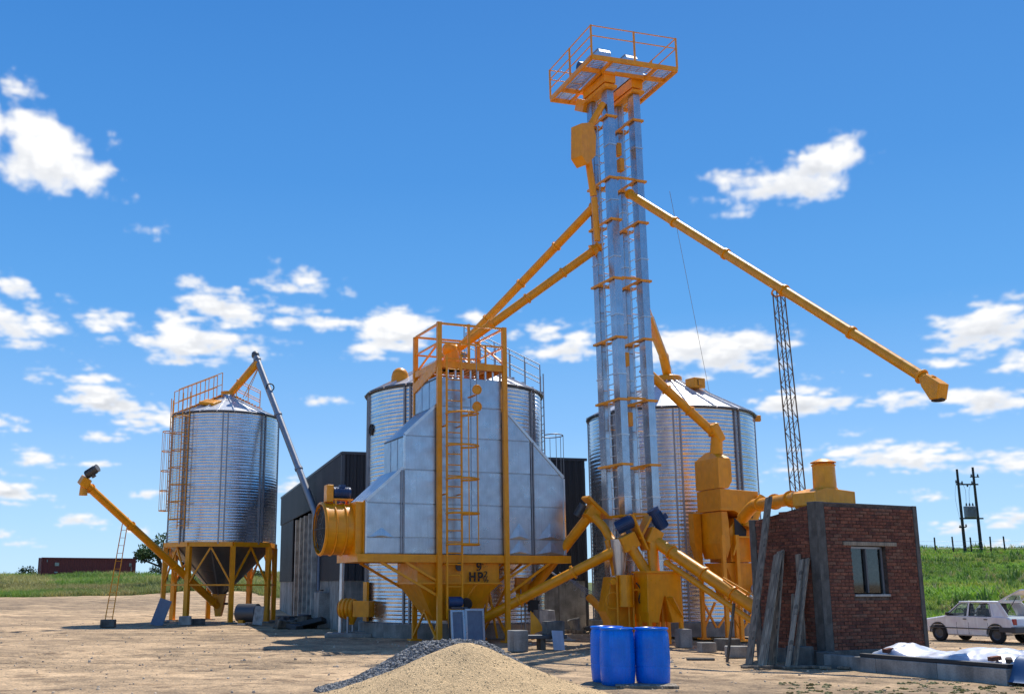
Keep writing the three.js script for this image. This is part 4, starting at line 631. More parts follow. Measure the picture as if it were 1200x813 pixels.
// ------------------------------------------------------------------ inclined augers
function motorAt(parent, p, axis, m = M.motor, s = 1) {
  const q = new THREE.Quaternion().setFromUnitVectors(UP, axis.clone().normalize()), X = new THREE.Matrix4().compose(p, q, V(s, s, s));
  const mm = new MB().add(new THREE.CylinderGeometry(0.14, 0.14, 0.42, 18), X.clone().multiply(MT(0, 0, 0))).add(new THREE.CylinderGeometry(0.15, 0.13, 0.08, 18), X.clone().multiply(MT(0, 0.24, 0))).add(new THREE.BoxGeometry(0.14, 0.12, 0.12), X.clone().multiply(MT(0.15, 0, 0))).build('motor', m, parent, true);
  const f = new MB(); for (let k = 0; k < 10; k++) f.add(new THREE.BoxGeometry(0.31, 0.36, 0.012), X.clone().multiply(MT(0, -0.01, 0, 0, k * Math.PI / 10))); f.build('fin', m, mm, true); return mm;
}
{
  const a = P(0.95, 0.42, 32.9), b = P(5.55, 2.8, 31.35), t = thing('auger_conveyor', 'yellow tube auger rising from the dryer hopper to the tower foot', 'auger', [0.95, 0.42, 32.9]);
  new MB().tube(a, b, 0.142, 24).build('tube', M.yellow, t, true);
  for (const k of [0.03, 0.33, 0.66, 0.93]) { const p = a.clone().lerp(b, k), d = b.clone().sub(a).normalize().multiplyScalar(0.03); new MB().tube(p.clone().sub(d), p.clone().add(d), 0.2, 20).build('flange', M.yellow, t, true); }
  new MB().rbox(0.5, 0.44, 0.42, 5.5, 2.82, -31.35, 0.03, 0.2, 0, 0.45).rbox(0.06, 1.1, 0.5, 5.78, 3.1, -31.35, 0.02, 0.2, 0, 0.4).build('drive_box', M.yellow, t, true);
  motorAt(t, P(5.42, 3.32, 31.35), V(0.9, 0.45, 0.2), M.motor, 1.25);
  new MB().tube(P(5.55, 2.72, 31.3), P(6.08, 1.8, 31.25), 0.15, 16).build('drop_chute', M.yellow, t, true);
  new MB().rbox(0.5, 0.5, 0.5, 1.0, 0.35, -32.9, 0.04).build('inlet', M.yellow, t, true);
}
{
  const a = P(2.72, 1.15, 34.4), b = P(4.66, 3.72, 32.6), t = thing('auger_conveyor', 'short yellow auger with a hooded head rising beside the dryer in front of the shed', 'auger', [2.72, 1.15, 34.4]);
  new MB().tube(a, b, 0.15, 20).build('tube', M.yellow, t, true);
  new MB().rbox(0.42, 0.42, 0.36, 4.66, 3.72, -32.6, 0.03, 0.4, 0, 0.9).rbox(0.9, 0.1, 0.4, 4.78, 3.9, -32.6, 0.02, 0.4, 0, -0.7).build('head_box', M.yellow, t, true);
  motorAt(t, P(4.3, 3.78, 32.55), V(0.5, 0.85, 0.1), M.darksteel, 0.8);
  new MB().path([P(4.72, 3.6, 32.5), P(4.95, 3.3, 32.3), P(5.12, 2.95, 32.1), P(5.3, 2.7, 31.8)], 0.13, 14, 18).build('drop_chute', M.yellow, t, true);
  new MB().path([P(5.02, 2.9, 32.0), P(5.12, 2.4, 31.9), P(5.2, 1.9, 31.9)], 0.1, 12, 12).build('branch_chute', M.yellow, t, true);
  new MB().add(new THREE.CylinderGeometry(0.3, 0.14, 0.6, 16), MT(2.72, 1.35, -34.3)).rbox(0.5, 0.28, 0.42, 2.72, 1.72, -34.3, 0.03).build('inlet_hopper', M.yellow, t, true);
  new MB().tube(P(2.98, 0, 34.2), P(2.98, 1.4, 34.2), 0.06, 10).build('support_post', M.yellow, t, true);
  new MB().box(0.3, 0.36, 0.26, 2.98, 1.0, -33.95).box(0.12, 0.1, 0.1, 3.12, 1.12, -33.9).build('gearbox', M.black, t, true);
  new MB().tube(P(2.74, 0, 33.95), P(2.74, 1.2, 33.95), 0.025, 8).tube(P(2.62, 0, 33.95), P(2.62, 1.5, 33.95), 0.018, 8).build('rod', M.steel, t, true);
}
{
  const a = P(6.28, 2.86, 31.45), b = P(8.95, 0.52, 28.4), t = thing('auger_conveyor', 'thick yellow auger slanting down right from the tower foot to behind the leaning planks', 'auger', [8.95, 0.52, 28.4]);
  new MB().tube(a, b, 0.172, 24).build('tube', M.yellow, t, true);
  const off = V(-0.12, -0.32, 0.06), a2 = a.clone().lerp(b, 0.12).add(off), b2 = b.clone().add(off);
  new MB().tube(a2, b2, 0.085, 14).build('return_tube', M.yellow, t, true);
  const cl = new MB(); for (const k of [0.14, 0.4, 0.62, 0.8, 0.95]) { const p = a.clone().lerp(b, k), d = b.clone().sub(a).normalize().multiplyScalar(0.025); cl.tube(p.clone().sub(d), p.clone().add(d), 0.215, 20).bar(p, p.clone().add(off), 0.05); } cl.build('clamp', M.yellowDusty, t, true);
  new MB().bar(a.clone().lerp(b, 0.55).add(V(0, 0.25, 0)), a.clone().lerp(b, 0.9).add(V(0, 0.34, 0)), 0.03).bar(a.clone().lerp(b, 0.72).add(V(0, 0.3, 0)), a.clone().lerp(b, 0.72), 0.03).build('rod', M.yellowThin, t, true);
  new MB().rbox(0.4, 0.5, 0.42, 6.22, 2.95, -31.45, 0.04, 0.3, 0, -0.5).rbox(0.08, 0.8, 0.44, 5.98, 3.25, -31.5, 0.02, 0.3, 0, -0.55).build('drive_box', M.yellow, t, true);
  motorAt(t, P(6.42, 3.45, 31.45), V(-0.5, 0.85, 0.1), M.motor, 1.25);
  new MB().tube(P(6.18, 2.8, 31.35), P(6.2, 1.8, 31.25), 0.16, 16).build('drop_chute', M.yellow, t, true);
  new MB().box(0.1, 0.9, 0.1, 8.6, 0.3, -28.8).build('prop', M.yellow, t, true);
}
{ // small lower screw right of the dryer, by the shed
  const a = P(4.85, 1.55, 37.2), b = P(5.7, 0.5, 36.0), t = thing('screw_conveyor', 'small yellow screw conveyor low against the right silo by the shed', 'auger', [5.7, 0.5, 36.0]);
  new MB().tube(a.clone().lerp(b, 0.3), b, 0.13, 16).build('tube', M.yellow, t, true);
  const cg = new MB(); for (let k = 0; k < 4; k++) cg.tube(P(4.2 + k * 0.06, 2.05 - k * 0.04, 37.4), P(5.2 + k * 0.07, 1.2 + k * 0.03, 36.9), 0.014, 5); for (let k = 0; k < 3; k++) { const p = P(4.45 + k * 0.26, 1.82 - k * 0.22, 37.2); cg.torus(0.17, 0.012, MT(p.x, p.y, p.z, 0.5, 0.9), Math.PI * 2, 14); } cg.build('wire_guard', M.steel, t, true);
  new MB().tube(P(3.3, 2.35, 36.2), P(4.3, 1.75, 36.6), 0.03, 8).build('push_rod', M.galv, t, true);
  new MB().add(new THREE.SphereGeometry(0.13, 12, 8), MT(5.65, 0.35, -35.9)).box(0.1, 0.4, 0.1, 5.75, 0.15, -36).build('foot', M.yellowDusty, t, true);
}
// ---- intake hoppers and boots at the tower foot
{
  const t = thing('intake_hopper', 'yellow two-legged intake hopper at the foot of the tower behind the blue barrels', 'hopper', [6.25, 0, 31.2], 14);
  new MB().prism([[-0.5, 1.95], [0.5, 1.95], [0.53, 0.9], [0.46, 0.62], [0.2, 0.62], [0.02, 1.32], [-0.02, 1.32], [-0.22, 0.62], [-0.46, 0.62], [-0.53, 0.9]].map(([x, y]) => [x, y]), 0.9, MT(0, 0, -0.45), 0.012).build('casing', M.yellow, t);
  new MB().box(1.1, 0.06, 1.0, 0, 1.98, 0).build('top_rim', M.yellow, t);
  new MB().bar(V(0.04, 1.3, 0.46), V(0.4, 0.75, 0.3), 0.5, 0.04).build('deflector', M.yellowDusty, t);
  for (const x of [-0.46, 0.48]) for (const z of [-0.4, 0.4]) new MB().box(0.1, 0.9, 0.1, x, 0.45, z).build('leg', M.yellow, t);
  for (const x of [-0.46, 0.48]) new MB().rbox(0.36, 0.5, 0.36, x, 0.2, 0.5, 0.02).build('footing', M.conc[2], t);
  const p = new MB(); for (const x of [-0.08, 0.08]) p.tube(V(x, 0, 0.1), V(x, 1.3, 0.1), 0.06, 10); p.build('outlet_pipe', M.yellowDusty, t);
  const b = thing('boot_cylinder', 'yellow upright cylinder and feed chute at the left foot of the tower', 'hopper', [5.3, 0, 31.25], 14);
  new MB().add(new THREE.CylinderGeometry(0.2, 0.2, 0.85, 24), MT(0.02, 1.48, 0.1)).add(new THREE.CylinderGeometry(0.22, 0.22, 0.05, 24), MT(0.02, 1.06, 0.1)).build('cylinder', M.yellow, b);
  new MB().prism([[-0.5, 0.9], [-0.3, 1.85], [0.4, 1.85], [0.36, 0.3], [-0.2, 0.3]], 0.6, MT(0, 0, -0.7), 0.012).build('casing', M.yellowDusty, b);
  new MB().add(new THREE.CylinderGeometry(0.24, 0.14, 1.0, 16), MT(0.0, 2.4, -0.2)).build('galvanized_cone', M.galv, b);
  new MB().tube(V(-0.36, 1.72, 0.0), V(-0.36, 1.72, 0.16), 0.09, 12).torus(0.22, 0.02, MT(-0.36, 1.2, 0.1)).build('bearing', M.yellow, b);
  for (const x of [-0.24, 0.1, 0.24]) new MB().tube(V(x, 0, 0.12), V(x, 1.9, 0.12), 0.03, 8).build('leg', M.yellow, b);
  new MB().box(0.08, 1.3, 0.06, 0.42, 0.95, 0.14).box(0.3, 0.05, 0.06, 0.28, 1.5, 0.14).build('bracket', M.yellow, b);
  const q = new MB(); q.path([V(0.3, 1.7, 0.2), V(0.42, 1.5, 0.24), V(0.36, 1.2, 0.22), V(0.5, 1.0, 0.2)], 0.02, 6, 16); q.build('cable', M.black, b);
}
// ---- screw conveyor beside the hopper silo, with its prop
{
  const a = P(-9.72, 0.72, 49.65), b = P(-13.67, 5.5, 42.35), t = thing('screw_conveyor', 'long yellow screw conveyor rising left from under the hopper silo on a ladder-like prop', 'auger', [-9.72, 0, 49.65]);
  new MB().tube(a, b, 0.16, 20).build('tube', M.yellow, t, true);
  for (const k of [0.04, 0.36, 0.68, 0.96]) { const p = a.clone().lerp(b, k), d = b.clone().sub(a).normalize().multiplyScalar(0.03); new MB().tube(p.clone().sub(d), p.clone().add(d), 0.205, 20).build('flange', M.yellow, t, true); }
  new MB().rbox(0.36, 0.36, 0.5, b.x, b.y + 0.05, b.z, 0.04, 0.5, 0.3, -0.6).add(new THREE.CylinderGeometry(0.13, 0.16, 0.4, 14), MT(b.x - 0.02, b.y - 0.28, b.z)).build('head_box', M.yellow, t, true);
  motorAt(t, P(-13.4, 5.92, 42.25), V(0.85, 0.5, 0.2), M.darksteel, 1.1);
  const lad = new MB(), g = (s, k) => P(-12.84 + s * 0.14 + 0.0 * k, 0.2 + 4.1 * k, 43.84).add(V(-s * 0.04 * k + 0.28 * k, 0, -0.6 * k)); for (const s of [-1, 1]) lad.tube(g(s, 0), g(s, 1), 0.02, 6); lad.build('prop_rail', M.yellowDusty, t, true);
  for (let k = 0.05; k < 1; k += 0.075) new MB().tube(g(-1, k), g(1, k), 0.01, 5).build('prop_rung', M.yellowDusty, t, true);
  block('concrete_block', 'grey concrete block under the prop of the left screw conveyor', 'block', [-12.84, 0, 43.84], [0.55, 0.3, 0.4], 5, M.concDark);
}
{ // ---- galvanized fill auger over the hopper silo
  const top = P(-8.45, 12.15, 49.8), t = thing('fill_auger', 'slim galvanized fill auger leaning up over the roof of the left hopper silo', 'auger', [-4.86, 4.15, 46.0]);
  const lo = P(-4.86, 4.15, 46.0), d = top.clone().sub(lo).normalize();
  new MB().tube(lo, top.clone().add(d.clone().multiplyScalar(0.15)), 0.145, 18).build('tube', M.steel, t, true);
  for (const k of [0.3, 0.62, 0.97]) { const p = lo.clone().lerp(top, k), e = d.clone().multiplyScalar(0.05); new MB().tube(p.clone().sub(e), p.clone().add(e), 0.18, 16).build('collar', M.steel, t, true); }
  const c0 = top.clone().lerp(lo, 0.045), c1 = P(-9.6, 10.25, 49.8); new MB().tube(c0, c1, 0.2, 4, 0.17).build('discharge_chute', M.yellow, t, true);
  new MB().add(new THREE.SphereGeometry(0.19, 12, 8), MT(top.x, top.y, top.z)).build('head_cap', M.darksteel, t, true);
  const w = new MB(); w.tube(c0.clone().add(V(0.1, -0.1, 0)), P(-8.9, 10.1, 49.5), 0.02, 5).tube(c0.clone().add(V(0.05, -0.3, 0.1)), P(-8.75, 10.02, 49.3), 0.015, 5); w.build('stay', M.yellowThin, t, true);
  const br = lo.clone().lerp(top, 0.78); new MB().add(new THREE.TorusGeometry(0.17, 0.03, 6, 16), MT(br.x + 0.1, br.y + 0.06, br.z + 0.1, 0, 0.3)).build('bracket', M.black, t, true);
}
{ // grey post behind the burner drum
  const t = thing('steel_post', 'plain grey round steel post beside the round yellow fan', 'post', [-3.08, 0, 36.3]); new MB().tube(V(0, 0.08, 0), V(0.04, 3.6, 0), 0.075, 14).build('shaft', M.galv, t); new MB().rbox(1.5, 0.14, 0.9, 0.3, 0.05, 0.2, 0.03).build('slab', M.conc[2], t);
}
{ // guy wires
  const w = (n, a, b, label) => tag(new MB().tube(a, b, 0.007, 5).build('guy_wire', M.steel, scene), label, 'wire');
  w(0, P(7.3, 13.6, 31.9), P(10.2, 6.2, 38.5), 'thin guy wire slanting from the tower down over the right silo');
  w(1, P(6.9, 9.9, 33.2), P(8.75, 8.6, 38.5), 'thin stay wire from the tower to the right silo roof collar');
}

// ------------------------------------------------------------------ the brick building
{
  const t = thing('brick_building', 'small unfinished red brick building with grey concrete corner pillars and one window', 'building', [8.12, 0, 23.3], 28);
  const W = 3.14, D = 1.95, HF = 3.38, HB = 3.08, yb = 0.3, c = 0.073, wx0 = 0.98, wx1 = 2.05, wy0 = 1.42, wy1 = 2.46, q = rng(23);
  const roofY = (z) => lerp(HF, HB, -z / D);
  // mortar core of each wall, set back behind the bricks
  const core = new MB(), th = 0.2, zf = -0.014 - th / 2;
  core.box(wx0 - 0.04, HF - 0.06, th, (wx0 + 0.04) / 2, HF / 2, zf).box(W - wx1 - 0.04, HF - 0.06, th, (W - 0.04 + wx1) / 2, HF / 2, zf).box(wx1 - wx0, wy0 - 0.02, th, (wx0 + wx1) / 2, wy0 / 2, zf).box(wx1 - wx0, HF - 0.06 - wy1, th, (wx0 + wx1) / 2, (HF - 0.06 + wy1) / 2 + 0.03, zf);
  core.prism([[0.22, 0], [D - 0.04, 0], [D - 0.04, HB - 0.04], [0.22, HF - 0.07]], th, MT(0.014, 0, 0, 0, Math.PI / 2)).prism([[0.22, 0], [D - 0.04, 0], [D - 0.04, HB - 0.04], [0.22, HF - 0.07]], th, MT(W - 0.014 - th, 0, 0, 0, Math.PI / 2)).box(W - 0.5, HB - 0.06, th, W / 2, HB / 2, -D + th / 2 + 0.02);
  core.build('mortar', M.mortar, t);
  // bricks one by one: the nearest as single parts, the rest of each tone joined
  const list = [], bw = 0.225, bg = 0.012;
  for (let k = 0; yb + k * c + 0.06 < HF - 0.03; k++) {
    const y = yb + k * c + 0.032;
    for (let x = 0.25 - (k % 2) * (bw + bg) / 2; x < W - 0.12; x += bw + bg) {
      let a = Math.max(x, 0.25), b = Math.min(x + bw, W - 0.115);
      if (y > wy0 - 0.1 && y < wy1 + 0.1) { const inWin = y > wy0 - 0.07 && y < wy1 + 0.11, l0 = y > wy1 ? 0.72 : wx0, l1 = y > wy1 ? 2.42 : wx1; if (inWin) { if (a >= l0 && b <= l1) continue; if (a < l0 && b > l0) b = l0 - 0.004; else if (a < l1 && b > l1) a = l1 + 0.004; } }
      if (b - a > 0.04) list.push({ s: 0, x: (a + b) / 2, w: b - a, y, z: 0 });
    }
    for (let z = 0.25 - (k % 2) * (bw + bg) / 2; z < D - 0.16; z += bw + bg) { const a = Math.max(z, 0.25), b = Math.min(z + bw, D - 0.15); if (b - a > 0.04 && y + 0.05 < roofY(-(a + b) / 2)) list.push({ s: 1, x: 0, w: b - a, y, z: -(a + b) / 2 }); }
    for (let z = 0.25 - (k % 2) * (bw + bg) / 2; z < D - 0.16; z += bw + bg) { const a = Math.max(z, 0.25), b = Math.min(z + bw, D - 0.15); if (b - a > 0.04 && y + 0.05 < roofY(-(a + b) / 2)) list.push({ s: 2, x: W, w: b - a, y, z: -(a + b) / 2 }); }
  }
  const dist = (b) => { const a = 28 * deg, X = 8.12 + b.x * Math.cos(a) + b.z * Math.sin(a), F = 23.3 + b.x * Math.sin(a) - b.z * Math.cos(a); return Math.hypot(X, F, b.y - 1.65) + (b.s ? 60 : 0); };
  list.sort((a, b) => dist(a) - dist(b));
  const cache = {}, rest = M.brick.map(() => new MB());
  list.forEach((b, i) => {
    const m = Math.floor(Math.pow(q(), 1.2) * 5), dz = (q() - 0.5) * 0.008, rz = (q() - 0.5) * 0.012, wide = Math.round(b.w * 100) / 100, pos = b.s === 0 ? [b.x, b.y, -0.048 + dz] : b.s === 1 ? [0.048 + dz, b.y, b.z] : [W - 0.048 - dz, b.y, b.z], ry = b.s ? Math.PI / 2 : 0;
    if (i < 300) { const g = cache[wide] ??= new MB().rbox(b.w, 0.061, 0.1, 0, 0, 0, 0.006, 0, 0, 0, 1).geo(); const o = mesh('brick', g, M.brick[m], t); o.position.set(...pos); o.rotation.set(0, ry, rz); }
    else rest[m].box(b.w, 0.061, 0.1, ...pos, ry, 0, rz);
  });
  rest.forEach((r, i) => { if (r.g.length) r.build('brick', M.brick[i], t).userData.kind = 'stuff'; });
  // concrete pillars, footing, coping
  const pil = (x, z, w, d, h) => new MB().rbox(w, h, d, x, h / 2, z, 0.012).build('pillar', M.pillar, t);
  pil(0.105, -0.105, 0.25, 0.25, HF); pil(W - 0.045, -0.105, 0.13, 0.25, HF); pil(0.08, -D + 0.05, 0.19, 0.19, HB); pil(W - 0.08, -D + 0.05, 0.19, 0.19, HB);
  new MB().rbox(W - 0.4, 0.3, 0.26, W / 2, 0.15, -0.1, 0.015).rbox(0.26, 0.3, D - 0.3, 0.1, 0.15, -D / 2, 0.015).rbox(0.26, 0.3, D - 0.3, W - 0.1, 0.15, -D / 2, 0.015).build('footing', M.concDark, t);
  new MB().box(W - 0.3, 0.035, 0.16, W / 2, HF - 0.02, -0.1).build('coping', M.concDark, t);
  { const s = new MB().box(W - 0.5, 0.1, Math.hypot(D - 0.3, HF - HB), W / 2, (HF + HB) / 2 - 0.13, -D / 2 - 0.03, 0, -Math.atan2(HF - HB, D)).build('roof', M.concDark, t); s.receiveShadow = true; }
  new MB().rbox(1.66, 0.085, 0.1, 1.57, wy1 + 0.05, -0.03, 0.01).build('lintel', M.wood[2], t);
  const win = new THREE.Group(); win.name = 'window'; t.add(win);
  new MB().box(0.045, wy1 - wy0 - 0.04, 0.06, wx0 + 0.03, (wy0 + wy1) / 2, -0.13).box(0.045, wy1 - wy0 - 0.04, 0.06, wx1 - 0.03, (wy0 + wy1) / 2, -0.13).box(wx1 - wx0 - 0.02, 0.045, 0.06, 1.515, wy1 - 0.03, -0.13).build('frame', M.steel, win);
  new MB().box(0.045, wy1 - wy0 - 0.1, 0.075, 1.515, (wy0 + wy1) / 2, -0.13).build('sash', M.darksteel, win);
  new MB().rbox(wx1 - wx0 + 0.02, 0.05, 0.14, 1.515, wy0 - 0.005, -0.04, 0.01).build('sill', M.white, win);
  for (const [x, z] of [[1.26, -0.15], [1.78, -0.12]]) new MB().box(0.5, wy1 - wy0 - 0.09, 0.006, x, (wy0 + wy1) / 2, z).build('pane', M.glass, win);
  new MB().box(0.03, 0.34, 0.03, 1.68, 1.7, -0.7).add(new THREE.SphereGeometry(0.04, 10, 8), MT(1.68, 1.95, -0.7)).build('lamp_fitting', M.yellowDusty, t);
}
// ---- planks leaning on its left wall; each foot and head given in the building's own axes (x out of the wall is negative)
{
  const a = 28 * deg, W_ = (x, y, z) => V(8.12 + x * Math.cos(a) + z * Math.sin(a), y, -(23.3 + x * Math.sin(a) - z * Math.cos(a)));
  const plank = (foot, head, w, th, m, label) => {
    const A = W_(...foot), B = W_(...head), t = new MB().bar(V(0, 0, 0), V(0, A.distanceTo(B), 0), w, th).build('wooden_plank', m, scene);
    const y = B.clone().sub(A).normalize(), wall = new THREE.Vector3(-Math.cos(a), 0, Math.sin(a)), z = wall.sub(y.clone().multiplyScalar(wall.dot(y))).normalize(), x = new THREE.Vector3().crossVectors(y, z);
    t.matrix.makeBasis(x, y, z).setPosition(A); t.matrix.decompose(t.position, t.quaternion, t.scale); return tag(t, label, 'plank', 'old planks leaning on the brick building');
  };
  plank([-1.45, 0, -0.75], [-0.05, 3.55, -1.28], 0.19, 0.035, M.wood[1], 'tallest grey plank, standing above the roof edge of the brick building');
  plank([-1.42, 0, -0.42], [-0.12, 2.3, -1.05], 0.24, 0.04, M.wood[2], 'broad pale plank at the front of the left plank bundle');
  plank([-1.02, 0, -0.52], [-0.06, 2.36, -1.02], 0.2, 0.04, M.wood[2], 'brown plank at the right of the left plank bundle');
  plank([-0.3, 0, -0.34], [-0.03, 2.28, -0.56], 0.13, 0.04, M.wood[1], 'upright grey plank nearest the wall, crossed by a slanting one');
  plank([-1.42, 0, 0.28], [-0.06, 2.16, -0.42], 0.1, 0.045, M.wood[2], 'slanting pale plank, outer one of the crossed pair');
  plank([-1.2, 0, 0.26], [-0.05, 2.18, -0.28], 0.1, 0.045, M.wood[0], 'slanting brown plank, inner one of the crossed pair');
  plank([-0.6, 0, -0.42], [-0.2, 1.45, -0.62], 0.05, 0.04, M.wood[2], 'short thin batten standing between the two groups of planks');
  plank([-1.35, 0.02, -1.5], [-1.1, 1.25, -1.45], 0.05, 0.04, M.wood[3], 'thin crooked stick standing left of the planks');
  const lie = (x, z, w, l, ry, m, label, y = 0.02) => { const p = W_(x, y, z), o = new MB().rbox(l, 0.05, w, 0, 0.02, 0, 0.01).build('wooden_plank', m, scene); o.position.copy(p); o.rotation.y = ry; return tag(o, label, 'plank', 'boards lying on the ground'); };
  lie(-1.5, 0.1, 0.14, 1.5, 0.15, M.wood[3], 'dark board lying on the ground in front of the plank feet');
  lie(-1.15, 0.38, 0.12, 0.8, 0.25, M.wood[1], 'short grey board lying beside the dark board at the plank feet');
  const bl = (x, z, w, h, d, ry, m, label) => { const p = W_(x, 0, z); return block('concrete_block', label, 'block', [p.x, 0, -p.z], [w, h, d], ry, m, 'concrete blocks by the brick building'); };
  bl(-0.55, -0.2, 0.45, 0.4, 0.35, 20, M.concDark, 'dark concrete block behind the crossed planks'); bl(-0.2, 0.2, 0.36, 0.3, 0.3, 40, M.concDark, 'concrete block at the foot of the corner pillar');
  for (let k = 0; k < 5; k++) { const p = W_(-0.15 - 0.17 * k, 0.02, 0.55 + (k % 3) * 0.16), o = new MB().rbox(0.3 - 0.03 * k, 0.05, 0.14, 0, 0.02, 0, 0.01).build('timber_offcut', M.wood[3 - (k % 3)], scene); o.position.copy(p); o.rotation.y = k * 1.3; tag(o, ['longest dark timber offcut at the pillar foot, closest to the pillar', 'brown timber offcut second from the pillar', 'timber offcut in the middle of the row at the pillar foot', 'small timber offcut next to the outermost one', 'shortest timber offcut, outermost from the pillar toward the planks'][k], 'offcut', 'timber offcuts at the pillar foot'); }
}
// ---- concrete strip foundation in front, its timber and the covered heap inside it
{
  const A = V(7.98, 0, -23.0), B = V(9.7, 0, -19.0), L = A.distanceTo(B), d = B.clone().sub(A).normalize(), t = thing('foundation_strip', 'long grey concrete foundation strip running from the brick building toward the viewer', 'foundation', [A.x, 0, 23.0]);
  t.rotation.y = Math.atan2(-d.z, d.x);                          // local x along the strip, +z outward (left and toward the viewer)
  const n = 3; for (let k = 0; k < n; k++) new MB().rbox(L / n - 0.008, 0.38, 0.2, (k + 0.5) * L / n, 0.07, 0, 0.015).build('strip_section', M.conc[k % 3], t);
  new MB().rbox(0.2, 0.36, 3.2, L - 0.1, 0.06, -1.72, 0.015).build('strip_section', M.conc[1], t);
  const at = (x, y, z) => { const v = V(x, y, z).applyMatrix4(t.matrixWorld); return [v.x, v.y, -v.z]; };
  t.updateMatrixWorld(true);
  const tb = new MB().rbox(3.3, 0.07, 0.16, 0, 0.035, 0, 0.012).build('timber_beam', M.black, scene); tb.position.set(at(2.7, 0.262, 0)[0], 0.262, -at(2.7, 0.262, 0)[2]); tb.rotation.y = t.rotation.y + 0.01; tag(tb, 'dark tarred timber lying along the top of the foundation strip', 'beam');
  // tarpaulin: a draped sheet over a heap
  const sheet = (name, label, x0, x1, z0, z1, hf, m, nx = 110, nz = 90) => {
    const pos = [], uv = [], idx = []; for (let j = 0; j <= nz; j++) for (let i = 0; i <= nx; i++) { const x = lerp(x0, x1, i / nx), z = lerp(z0, z1, j / nz); pos.push(x, hf(x, z, i / nx, j / nz), z); uv.push(x, z); }
    for (let j = 0; j < nz; j++) for (let i = 0; i < nx; i++) { const a = j * (nx + 1) + i, b = a + 1, c = a + nx + 1; idx.push(a, c, b, b, c, c + 1); }
    const g = new THREE.BufferGeometry(); g.setAttribute('position', new THREE.Float32BufferAttribute(pos, 3)); g.setAttribute('uv', new THREE.Float32BufferAttribute(uv, 2)); g.setIndex(idx); g.computeVertexNormals();
    const o = mesh(name, g, m, scene); o.position.copy(t.position); o.rotation.y = t.rotation.y; return tag(o, label, 'tarpaulin');
  };
  const fold = (x, z) => 0.10 * (Math.abs(fbm2(x * 1.6 + 30, z * 1.6 + 30, 4) - 0.5) * 2) + 0.05 * Math.abs(Math.sin(x * 5 + 4 * fbm2(x, z + 9, 2))) * fbm2(x * 2 + 7, z * 2, 2);
  const edge = (u, v) => smooth(0, 0.09, Math.min(u, 1 - u)) * smooth(0, 0.12, Math.min(v, 1 - v));
  sheet('white_tarpaulin', 'crumpled white tarpaulin over a heap inside the foundation strip', 0.75, 4.6, -1.75, -0.06, (x, z, u, v) => 0.24 + edge(u, v) * (0.06 + 0.2 * Math.exp(-Math.pow((x - 1.45) / 0.42, 2) - Math.pow((z + 0.75) / 0.5, 2)) + 0.2 * Math.exp(-Math.pow((x - 3.2) / 0.8, 2) - Math.pow((z + 0.95) / 0.55, 2)) + fold(x, z)) - 0.1 * (1 - edge(u, v)), M.tarp);
  sheet('blue_tarpaulin', 'dark blue tarpaulin sagging over the near end of the foundation strip', 4.25, 5.4, -2.3, 0.1, (x, z, u, v) => 0.05 + edge(u, v) * (0.26 * smooth(5.3, 4.5, x) + 0.1 + fold(x + 5, z)), M.tarpBlue, 60, 70);
  sheet('blue_tarpaulin', 'blue tarpaulin bundle on the ground in front of the white car', 0.6, 1.9, -3.9, -2.9, (x, z, u, v) => 0.0 + edge(u, v) * (0.25 + 1.4 * fold(x * 1.3 + 11, z * 1.3)), M.tarpBlue, 60, 50);
  sheet('heap_of_soil', 'low heap of dry soil behind the tarpaulin', 0.2, 2.6, -3.2, -1.6, (x, z, u, v) => -0.02 + edge(u, v) * (0.34 * (0.4 + fbm2(x * 1.3 + 70, z * 1.3 + 7, 4))), M.sandGround.clone()).userData.category = 'heap';
  const br = (x, y, z, ry, label, m) => { const p = at(x, y, z), o = new MB().rbox(0.22, 0.07, 0.1, 0, 0.035, 0, 0.006).build('loose_brick', m, scene); o.position.set(p[0], p[1], -p[2]); o.rotation.set(0.05, ry, 0.08); tag(o, label, 'brick'); };
  br(3.9, 0.36, -0.2, 0.3, 'loose brick weighing down the white tarpaulin near the timber end', M.brick[2]); br(4.1, 0.34, -0.3, 1.2, 'pale loose brick right of the brick on the tarpaulin', M.mortar); br(1.5, 0.37, -0.2, 0.5, 'small loose brick on the left part of the white tarpaulin', M.brick[1]);
}
